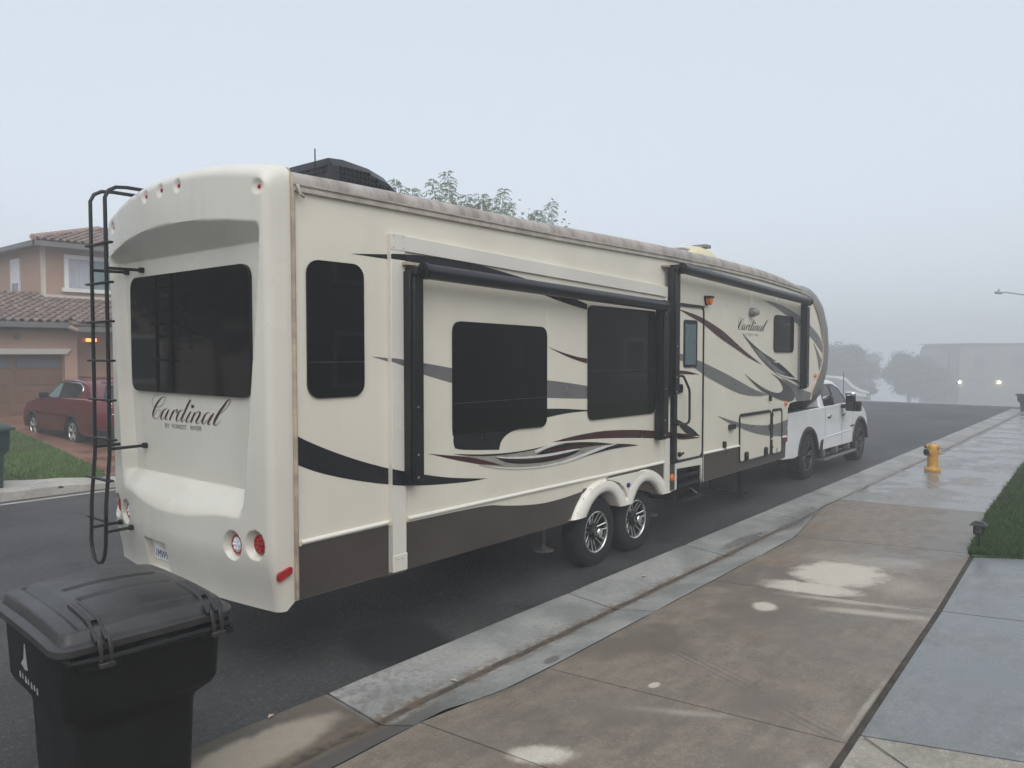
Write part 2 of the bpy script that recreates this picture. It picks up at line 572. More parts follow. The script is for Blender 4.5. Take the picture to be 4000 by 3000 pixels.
mat('roof_rail', (0.40, 0.365, 0.315), 0.5, var=0.22, scale=5, streak=0.6)
mat('nose_gray', (0.17, 0.16, 0.155), 0.45, var=0.12)
def m_glass(name, col, rough=0.03, spec=0.5):
    m, t = newmat(name)
    n = t.noise(1.3, 2)
    t.out(col, t.rng(n, 0.3, 0.7, rough, rough + 0.035), spec)
    t.bump(t.noise(1.6, 1), 0.02, 0.02)
m_glass('glass_dark', (0.003, 0.0033, 0.0042), 0.03, 0.36)
m_glass('glass_brown', (0.011, 0.0098, 0.009), 0.03, 0.4)
m_glass('glass_door', (0.10, 0.15, 0.165), 0.25)
m_glass('glass_house', (0.10, 0.12, 0.14), 0.06)
m_glass('glass_car', (0.022, 0.026, 0.03), 0.04)
m_glass('glass_teal', (0.15, 0.24, 0.25), 0.08)
mat('black', (0.006, 0.0064, 0.0078), 0.4, var=0.25, scale=4, spec=0.4)
mat('black_awning', (0.0075, 0.009, 0.013), 0.34, var=0.25, scale=3, spec=0.45)
mat('black_rubber', (0.010, 0.010, 0.011), 0.8, var=0.25, scale=8, bump=0.2)
mat('chassis', (0.006, 0.006, 0.006), 0.7, var=0.3)
mat('steel', (0.42, 0.42, 0.43), 0.3, metal=0.9, var=0.1)
mat('alloy', (0.62, 0.62, 0.62), 0.28, metal=0.85, var=0.1)
mat('chrome', (0.85, 0.85, 0.86), 0.08, metal=1.0, var=0.03)
mat('decal_black', (0.007, 0.008, 0.012), 0.3, var=0.1)
mat('decal_gray', (0.155, 0.150, 0.155), 0.3, var=0.06)
mat('decal_maroon', (0.055, 0.014, 0.020), 0.3, var=0.1)
mat('decal_taupe', (0.30, 0.28, 0.245), 0.3, var=0.12, scale=6)
mat('decal_white', (0.66, 0.65, 0.64), 0.28, var=0.05)
mat('decal_dkgray', (0.052, 0.052, 0.058), 0.3, var=0.1)
mat('lens_red', (0.36, 0.010, 0.009), 0.15, var=0.15, scale=30)
mat('lens_amber', (0.75, 0.17, 0.02), 0.2, var=0.1, scale=30)
mat('lens_clear', (0.75, 0.76, 0.80), 0.1, var=0.2, scale=60)
mat('plate_white', (0.74, 0.76, 0.80), 0.35, var=0.05)
mat('plate_blue', (0.02, 0.03, 0.11), 0.4)
mat('plate_red', (0.40, 0.03, 0.04), 0.4)
mat('badge_blue', (0.03, 0.03, 0.16), 0.3)
mat('dome_yellow', (0.62, 0.56, 0.36), 0.5, var=0.1)
mat('white_plastic', (0.70, 0.69, 0.67), 0.4, var=0.06, streak=0.1)
# cars
mat('paint_white', (0.78, 0.79, 0.81), 0.22, var=0.03, coat=0.4)
mat('paint_red', (0.125, 0.009, 0.014), 0.2, var=0.1, coat=0.4)
mat('grime', (0.20, 0.19, 0.185), 0.7, var=0.3)
# bins, hydrant, lamp
def m_bin():
    m, t = newmat('bin_black')
    n = t.noise(3, 5, 0.6)
    fine = t.noise(110, 2)
    c = t.mix(t.rng(n, 0.3, 0.75), (0.004, 0.0042, 0.0042), (0.009, 0.0092, 0.009))
    t.out(c, t.rng(n, 0.3, 0.7, 0.5, 0.62), 0.25)
    t.bump(fine, 0.25, 0.002)
    m, t = newmat('bin_lid')
    n = t.noise(2.4, 6, 0.7)
    c = t.mix(t.rng(n, 0.3, 0.75), (0.016, 0.0155, 0.016), (0.036, 0.034, 0.034))
    c = t.mix(t.rng(t.noise(30, 3), 0.55, 0.8, 0, 0.5), c, (0.085, 0.08, 0.08))
    t.out(c, t.rng(n, 0.3, 0.7, 0.27, 0.5), 0.5)
    t.bump(t.math('ADD', t.noise(120, 2), n), 0.25, 0.003)
m_bin()
mat('bin_green', (0.012, 0.040, 0.034), 0.5, var=0.25, scale=7)
mat('bin_gray', (0.055, 0.07, 0.066), 0.6, var=0.2)
mat('stamp', (0.36, 0.38, 0.40), 0.6, var=0.2, scale=40)
mat('hydrant_yellow', (0.64, 0.335, 0.065), 0.42, var=0.16, scale=14, streak=0.25)
mat('hydrant_green', (0.014, 0.036, 0.030), 0.35, var=0.2)
mat('hydrant_gray', (0.20, 0.26, 0.27), 0.5, var=0.2)
mat('lamp_black', (0.012, 0.013, 0.015), 0.4, var=0.2)
mat('lamp_glass', (0.30, 0.29, 0.23), 0.15, var=0.2)
# houses
def m_stucco(name, col):
    m, t = newmat(name)
    n = t.noise(0.8, 5, 0.6)
    f = t.noise(40, 3, 0.6)
    c = t.mix(t.rng(n, 0.3, 0.7), tuple(q * 0.9 for q in col), tuple(q * 1.07 for q in col))
    c = t.mix(t.rng(f, 0.3, 0.7, 0.0, 0.2), c, tuple(q * 0.7 for q in col))
    t.out(c, 0.9, 0.2)
    t.bump(f, 0.5, 0.01)
m_stucco('stucco', (0.42, 0.275, 0.20))
m_stucco('stucco_tan', (0.36, 0.30, 0.24))
m_stucco('stucco_gray', (0.30, 0.29, 0.275))
m_stucco('stucco_fog', (0.20, 0.195, 0.19))
m_stucco('stucco_trim', (0.60, 0.54, 0.46))
mat('white_trim', (0.72, 0.71, 0.68), 0.5, var=0.05, streak=0.12)
mat('garage_door', (0.155, 0.078, 0.044), 0.55, var=0.12, streak=0.12)
mat('eave_gray', (0.13, 0.125, 0.12), 0.6, var=0.12)
def m_tile(name, a, b):
    m, t = newmat(name)
    oi = t.n('ShaderNodeObjectInfo')
    c = t.mix(oi.outputs['Random'], a, b)
    c = t.mix(t.rng(t.noise(5, 4, 0.7), 0.35, 0.7, 0, 0.5), c, tuple(q * 0.6 for q in a))
    t.out(c, 0.75, 0.3)
m_tile('tile', (0.165, 0.11, 0.09), (0.27, 0.195, 0.165))
m_tile('tile_ridge', (0.34, 0.225, 0.185), (0.42, 0.29, 0.24))
mat('blind', (0.66, 0.68, 0.72), 0.6, var=0.04)
mat('curtain', (0.40, 0.42, 0.46), 0.7, var=0.1, streak=0.4)
mat('roof_pale', (0.55, 0.55, 0.56), 0.6, var=0.12)
mat('metal_gray', (0.22, 0.23, 0.24), 0.5, metal=0.4)
# plants
def m_leaf(name, a, b, tr=0.25):
    m, t = newmat(name)
    oi = t.noise(2.0, 3, 0.6)
    isl = t.n('ShaderNodeNewGeometry').outputs['Random Per Island']
    c = t.mix(t.math('MULTIPLY_ADD', isl, 0.7, t.math('MULTIPLY', oi, 0.3)), a, b)
    t.out(c, 0.55, 0.3)
    tl = t.n('ShaderNodeBsdfTranslucent')
    t.set(tl.inputs['Color'], c)
    mx = t.n('ShaderNodeMixShader')
    mx.inputs[0].default_value = tr
    t.t.links.new(t.p.outputs[0], mx.inputs[1])
    t.t.links.new(tl.outputs[0], mx.inputs[2])
    t.t.links.new(mx.outputs[0], t.t.nodes['Material Output'].inputs[0])
m_leaf('leaf_pale', (0.19, 0.235, 0.15), (0.27, 0.31, 0.21), 0.5)
m_leaf('leaf_dark', (0.035, 0.055, 0.022), (0.065, 0.085, 0.035))
mat('bark', (0.075, 0.06, 0.048), 0.9, var=0.3, scale=8)
def m_emit(name, col, s):
    m, t = newmat(name)
    t.out(col, 0.3)
    t.set(t.p.inputs['Emission Color'], col)
    t.p.inputs['Emission Strength'].default_value = s
m_emit('lamp_orange', (1.0, 0.27, 0.06), 3.0)
m_emit('lamp_warm', (1.0, 0.72, 0.38), 60.0)
K = MATS

# ================================================================== ground, road, walks
def far_drop(x):
    return 0.0 if x < 38 else -(x - 38) * 0.061

b = MB()
gx = [-140, -60, -20, 0, 20, 38.3, 45, 70, 100, 150, 230]
gy = [-140, -60, -20, 0, 10, 20, 40, 140]
b.add([(x, y, -0.20 + far_drop(x)) for y in gy for x in gx],
      [(j * 11 + i, j * 11 + i + 1, (j + 1) * 11 + i + 1, (j + 1) * 11 + i) for j in range(7) for i in range(10)])
tag(b.build('ground', K['verge'], smooth=False), kind='structure')

ROAD_Y0, ROAD_Y1 = 4.28, 13.50
def road_z(y):
    return 0.075 * (1 - ((y - 8.89) / 4.61) ** 2)
b = MB()
b.grid(lambda u, v: (-40 + 78.2 * u, ROAD_Y0 + (ROAD_Y1 - ROAD_Y0) * v, road_z(ROAD_Y0 + (ROAD_Y1 - ROAD_Y0) * v)), 20, 24)
# the cross street at the far end
b.add([(38.2, 4.28, 0.0), (40.6, 4.28, -0.14), (38.9, 13.5, -0.04), (38.2, 13.5, 0)], [(0, 1, 2, 3)])
b.add([(36.0, 13.5, -.01), (38.9, 13.5, -0.04), (36.0, 30, -.04), (33, 30, -.03)], [(0, 1, 2, 3)])
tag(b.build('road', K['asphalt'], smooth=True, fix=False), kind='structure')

YB = [(-20, 3.38), (2.6, 3.40), (3.2, 3.43), (3.5, 3.43), (3.85, 3.345), (4.5, 3.325), (9.6, 3.345), (10.5, 3.46), (11.4, 3.585), (17.4, 3.52), (60, 3.50)]
ZB = [(-20, .07), (2.6, .06), (3.9, .035), (9.6, .035), (11.4, .10), (17.4, .10), (20, .06), (60, .06)]
SLP = [(-20, .05), (2.4, .052), (4, .06), (9.7, .055), (11.5, .03), (60, .03)]
YR = [(-20, 1.15), (4.1, 1.235), (7.3, 1.33), (9.6, 1.43), (12, 1.6), (14, 1.67), (17.7, 1.8), (25, 1.9), (40, 2.2)]
def walk_z(x, y):
    return lerp_tab(ZB, x) + lerp_tab(SLP, x) * (lerp_tab(YB, x) - y)

def slab(name, parent, xa, xb, ya, yb, zf, m, nx, ny, depth=0.12):
    """one cast slab: top follows zf, edges go down; ya / yb are functions of x"""
    bb = MB()
    w = nx + 1
    vs = []
    for j in range(ny + 1):
        for i in range(nx + 1):
            x = xa + (xb - xa) * i / nx
            y0, y1 = ya(x), yb(x)
            y = y0 + (y1 - y0) * j / ny
            e = 0.006 if i in (0, nx) or j in (0, ny) else 0
            vs.append((x, y, zf(x, y) - e))
    fs = [(j * w + i, j * w + i + 1, (j + 1) * w + i + 1, (j + 1) * w + i) for j in range(ny) for i in range(nx)]
    rim = [i for i in range(w)] + [j * w + nx for j in range(1, ny + 1)] + [ny * w + i for i in range(nx - 1, -1, -1)] + [j * w for j in range(ny - 1, 0, -1)]
    n0 = len(vs)
    vs += [(vs[k][0], vs[k][1], vs[k][2] - depth) for k in rim]
    for k in range(len(rim)):
        k2 = (k + 1) % len(rim)
        fs.append((rim[k], n0 + k, n0 + k2, rim[k2]))
    bb.add(vs, fs)
    return bb.build(name, m, parent, ang=40)

# gutter and rolled kerb, cast in pieces
gut = empty('gutter', (0, 0, 0), kind='structure')
GP = [(4.28, .006), (4.14, -.006), (3.95, -.022), (3.80, -.036), (3.745, -.041), (3.70, -.034)]
def gut_pt(x, k):
    if k < 6:
        return GP[k]
    yb, zb = lerp_tab(YB, x), lerp_tab(ZB, x)
    if x > 19:
        yb = max(yb, 3.2)
    t = (k - 5) / 4
    h = t if zb < .06 else sin(t * pi / 2)
    return (3.70 + (yb - 3.70) * t, -.034 + (zb + .034) * h)
gj = [-6, -3.4, -1.9, .65, 3.2, 6.06, 8.5, 11.04, 13.1, 15.7, 18.2, 20.8, 23.4, 26, 29, 32, 35, 38]
for a, c in zip(gj, gj[1:]):
    nx = max(2, int((c - a) / 0.25))
    vs, fs = [], []
    for i in range(nx + 1):
        x = a + .010 + (c - a - .020) * i / nx
        e = .006 if i in (0, nx) else 0
        for k in range(10):
            y, z = gut_pt(x, k)
            vs.append((x, y, z - e))
    for i in range(nx):
        for k in range(9):
            fs.append((i * 10 + k, (i + 1) * 10 + k, (i + 1) * 10 + k + 1, i * 10 + k + 1))
    n0 = len(vs)
    for i in (0, nx):
        vs += [(vs[i * 10 + k][0], vs[i * 10 + k][1], vs[i * 10 + k][2] - .1) for k in range(10)]
    for q, i in enumerate((0, nx)):
        for k in range(9):
            fs.append((i * 10 + k, i * 10 + k + 1, n0 + q * 10 + k + 1, n0 + q * 10 + k))
    bb = MB()
    bb.add(vs, fs)
    bb.build('gutter_slab', K['gutter'], gut, ang=50)

# walk
wk = empty('sidewalk', (0, 0, 0), kind='structure')
wj = [-6, -3.5, -1.6, .85, 3.26, 4.45, 7.26, 9.66, 12.2, 14.75, 16.7, 19.5, 21.45, 24.1, 27, 31, 35, 38]
for a, c in zip(wj, wj[1:]):
    slab('sidewalk_slab', wk, a + .006, c - .006, lambda x: lerp_tab(YB, x) - .003, lambda x: lerp_tab(YR, x), walk_z,
         K['walk'] if c < 13 else K['walk_far'], max(2, int((c - a) / .3)), 6)
# dirt showing in the joints
b = MB()
n = 90
b.add([q for i in range(n + 1) for x in (-6 + 44 * i / n,) for q in ((x, lerp_tab(YB, x) + .03, lerp_tab(ZB, x) - .022), (x, lerp_tab(YR, x) - .25, walk_z(x, lerp_tab(YR, x) - .25) - .022))],
      [(2 * i, 2 * i + 2, 2 * i + 3, 2 * i + 1) for i in range(n)])
b.add([q for i in range(n + 1) for x in (-6 + 44 * i / n,) for q in ((x, 4.279, -.02), (x, 3.75, -.062), (x, lerp_tab(YB, x) + .02, lerp_tab(ZB, x) - .03))],
      [f for i in range(n) for f in ((3 * i, 3 * i + 3, 3 * i + 4, 3 * i + 1), (3 * i + 1, 3 * i + 4, 3 * i + 5, 3 * i + 2))])
tag(b.build('joint_bed', K['joint_dirt'], smooth=False, fix=False), kind='structure')

# driveway on the right, beside the photographer
def drv_z(x, y):
    yr = lerp_tab(YR, x)
    return walk_z(x, yr) + .05 * (yr - y)
drv = empty('driveway', (0, 0, 0), kind='structure')
def drv_slab(x0, s0, x1, s1, m, nm='driveway_slab'):
    """slab between two joints that run away from the walk; s = how far a joint leans along the street"""
    bb = MB()
    nx, ny = 8, 12
    vs = []
    for j in range(ny + 1):
        for i in range(nx + 1):
            t = (j / ny) ** 1.4
            xx = x0 + (x1 - x0) * i / nx
            yr = lerp_tab(YR, xx) - .045
            y = yr + (-5.5 - yr) * t
            x = (x0 + s0 * (yr - y)) * (1 - i / nx) + (x1 + s1 * (yr - y)) * (i / nx)
            e = .006 if i in (0, nx) or j in (0, ny) else 0
            vs.append((x, y, drv_z(x, y) - e))
    w = nx + 1
    fs = [(j * w + i, j * w + i + 1, (j + 1) * w + i + 1, (j + 1) * w + i) for j in range(ny) for i in range(nx)]
    rim = [i for i in range(w)] + [j * w + nx for j in range(1, ny + 1)] + [ny * w + i for i in range(nx - 1, -1, -1)] + [j * w for j in range(ny - 1, 0, -1)]
    n0 = len(vs)
    vs += [(vs[k][0], vs[k][1], vs[k][2] - .12) for k in rim]
    fs += [(rim[k], n0 + k, n0 + (k + 1) % len(rim), rim[(k + 1) % len(rim)]) for k in range(len(rim))]
    bb.add(vs, fs)
    return bb.build(nm, m, drv, ang=40)
drv_slab(4.60, .22, 7.29, .10, K['drive_wet'])
drv_slab(7.305, .10, 9.54, .25, K['drive_wet'])
drv_slab(0.9, .2, 4.585, .22, K['drive_dry'])
# a sawn diagonal joint in the pale slab, and the dark felt strip along the walk
b = MB()
pa, pb = (4.57, 1.185), (4.31, .87)
dv = (Vector(pb) - Vector(pa)).normalized() * .004
nrm = (-dv.y, dv.x)
b.add([(pa[0] + nrm[0], pa[1] + nrm[1], drv_z(*pa) + .003), (pa[0] - nrm[0], pa[1] - nrm[1], drv_z(*pa) + .003), (pb[0] - nrm[0], pb[1] - nrm[1], drv_z(*pb) + .003), (pb[0] + nrm[0], pb[1] + nrm[1], drv_z(*pb) + .003)], [(0, 1, 2, 3)])
b.build('saw_joint', K['joint_dirt'], drv, smooth=False, fix=False)
b = MB()
n = 40
b.add([q for i in range(n + 1) for x in (.9 + 8.7 * i / n,) for q in ((x, lerp_tab(YR, x) + .01, walk_z(x, lerp_tab(YR, x)) - .028), (x, lerp_tab(YR, x) - .10, walk_z(x, lerp_tab(YR, x)) - .028))],
      [(2 * i, 2 * i + 2, 2 * i + 3, 2 * i + 1) for i in range(n)])
b.build('joint_filler', K['joint_dirt'], drv, smooth=False, fix=False)
b = MB()
b.add([(0.9, -5.5, drv_z(.9, -5.5) - .03), (10.9, -5.5, drv_z(9.5, -5.5) - .03), (9.6, 1.32, drv_z(9.5, 1.3) - .03), (.9, 1.1, drv_z(.9, 1.1) - .03)], [(0, 1, 2, 3)])
b.build('driveway_bed', K['joint_dirt'], drv, smooth=False, fix=False)

# lawn on the right
def lawn_edge(y):
    return 9.60 + .25 * (1.4 - y)
def lawn_z(x, y):
    return walk_z(x, lerp_tab(YR, x)) + .015 + .04 * (lerp_tab(YR, x) - y)
b = MB()
b.grid(lambda u, v: ((lambda y: (lambda x: (x, min(y, lerp_tab(YR, x) - .02), lawn_z(x, min(y, lerp_tab(YR, x) - .02)) - .01))(lawn_edge(y) + (38 - lawn_edge(y)) * u ** 1.6))(-8 + 9.6 * v + (.9 * v if v > .9 else 0))), 40, 16)
tag(b.build('lawn', K['grass_near'], fix=False), kind='structure')

def blades(name, m, n, pick, h0, h1, wd):
    P = np.array([pick() for _ in range(n)])
    a = RNG.uniform(0, 2 * pi, n)
    h = RNG.uniform(h0, h1, n)
    ln = RNG.uniform(.2, .9, n) * h
    la = RNG.uniform(0, 2 * pi, n)
    dx, dy = np.cos(a) * wd, np.sin(a) * wd
    V = np.empty((n, 3, 3))
    V[:, 0] = P + np.stack([dx, dy, 0 * dx], 1)
    V[:, 1] = P - np.stack([dx, dy, 0 * dx], 1)
    V[:, 2] = P + np.stack([np.cos(la) * ln, np.sin(la) * ln, h], 1)
    me = bpy.data.meshes.new(name)
    me.vertices.add(3 * n)
    me.vertices.foreach_set('co', V.reshape(-1))
    me.loops.add(3 * n)
    me.loops.foreach_set('vertex_index', np.arange(3 * n))
    me.polygons.add(n)
    me.polygons.foreach_set('loop_start', np.arange(0, 3 * n, 3))
    me.update()
    me.validate()
    me.materials.append(m)
    o = bpy.data.objects.new(name, me)
    COL.objects.link(o)
    return tag(o, kind='stuff')
def pick_near():
    while True:
        x = 9.6 + 22 * random.random() ** 1.7
        y = random.uniform(.06 * x, lerp_tab(YR, x) + .035 * random.random())
        if x > lawn_edge(y) - .03 + random.gauss(0, .03):
            return (x, y, lawn_z(x, y) - .015)
tag(blades('grass', K['grass_near'], 60000, pick_near, .03, .085, .005), 'dark green lawn grass beside the wet sidewalk')

# far side of the street: pale gutter lip, kerb, walk, lawn, driveway
b = MB()
b.box(-30, 38, 13.50, 13.60, -.05, .004)
tag(b.build('gutter_lip', K['walk_over'], smooth=False), kind='structure')
b = MB()
b.add([(-30, 13.60, -.012), (38, 13.60, -.012), (38, 13.93, -.02), (-30, 13.93, -.02)], [(0, 1, 2, 3)])
tag(b.build('gutter_pan', K['asphalt'], smooth=False, fix=False), kind='structure')
def kz(x):
    return .15 if x < 5.0 else .15 - .10 * sstep(5.0, 6.2, x) + .10 * sstep(13, 14.2, x)
b = MB()
n = 120
prof = lambda x: [(13.92, -.03), (13.94, kz(x) * .8), (13.97, kz(x)), (14.12, kz(x) + .005)]
vs = [(-30 + 68 * i / n, y, z) for i in range(n + 1) for y, z in prof(-30 + 68 * i / n)]
b.add(vs, [(i * 4 + k, i * 4 + 4 + k, i * 4 + 5 + k, i * 4 + 1 + k) for i in range(n) for k in range(3)])
kerb = tag(b.build('kerb', K['walk_over']), kind='structure')
bb = MB()
bb.cyl((5.05, 13.935, .062), (5.05, 14.1, .062), .055, 14)
bb.build('drain_hole', K['chassis'], kerb)
def over_z(x, y):
    return kz(x) + .007 + .035 * (y - 14.12) if y < 25.5 else kz(x) + .4
wo2 = empty('sidewalk', (0, 0, 0), kind='structure')
oj = [-12, -8, -4, -1.5, .9, 3.3, 5.7, 8.2, 11, 14, 18, 24, 38]
for a, c in zip(oj, oj[1:]):
    slab('sidewalk_slab', wo2, a + .006, c - .006, lambda x: 14.125, lambda x: 15.5 if x < 3.5 else max(14.62, 15.5 - .62 * (x - 3.5)) if x < 6.2 else 14.62 + .5 * max(0, min(1, (x - 9) / 5)), over_z, K['walk_over'], 6, 3)
b = MB()
LW = [(-6, 15.3), (3.5, 15.48), (4.75, 14.75), (5.8, 14.62), (6.05, 14.64), (6.3, 16.4), (6.53, 18.34), (6.75, 20.5), (6.94, 22.4), (6.9, 24.9), (-6, 24.9)]
b.prism(LW, 0, 1, lambda p, q, d: (p, q, over_z(min(p, 4.9), q) - .02 - d * .1))
tag(b.build('lawn', K['grass_over'], smooth=False), kind='structure')
def inpoly(p, P):
    r = False
    for (x1, y1), (x2, y2) in zip(P, P[1:] + P[:1]):
        if (y1 > p[1]) != (y2 > p[1]) and p[0] < (x2 - x1) * (p[1] - y1) / (y2 - y1) + x1:
            r = not r
    return r
def pick_over():
    while True:
        y = 14.6 + 10.2 * random.random() ** 1.3
        x = random.uniform(2.2, 6.9)
        if inpoly((x, y), LW):
            return (x, y, over_z(min(x, 4.9), y) - .03)
tag(blades('grass', K['grass_over'], 38000, pick_over, .03, .075, .008), 'bright green lawn grass in front of the pink house')
b = MB()
b.prism([(6.07, 14.66), (6.32, 16.4), (6.55, 18.34), (6.77, 20.5), (6.96, 22.4), (6.92, 26.2), (14, 26.2), (14, 14.66)], 0, 1, lambda p, q, d: (p, q, over_z(9, q) + .04 * sstep(14.6, 16, q) + .004 - d * .12))
d2 = tag(b.build('driveway', K['drive_over'], smooth=False), kind='structure')

# kerb and verge across the far end of the street
b = MB()
fp = [(33.4, 30), (36.3, 14.2), (37.6, 11.0), (38.4, 9.9), (40.0, 7.6), (41.2, 4.4), (41.6, 0), (42, -6)]
for i in range(len(fp) - 1):
    (xa, ya), (xb, yb) = fp[i], fp[i + 1]
    za, zb = far_drop(xa), far_drop(xb)
    b.hexa([(xa, ya, za - .15), (xb, yb, zb - .15), (xb + .4, yb + .1, zb - .15), (xa + .4, ya + .1, za - .15), (xa, ya, za + .10), (xb, yb, zb + .10), (xb + .4, yb + .1, zb + .10), (xa + .4, ya + .1, za + .10)])
tag(b.build('far_kerb', K['walk_far'], smooth=False), kind='structure')
b = MB()
vs = []
for (xa, ya) in fp:
    for t in (0.35, 4, 12, 30, 60):
        vs.append((xa + t, ya + t * .12, far_drop(xa) - t * .061 + .05))
b.add(vs, [(i * 5 + k, i * 5 + 5 + k, i * 5 + 6 + k, i * 5 + 1 + k) for i in range(len(fp) - 1) for k in range(4)])
tag(b.build('far_verge', K['verge'], fix=False), kind='structure')
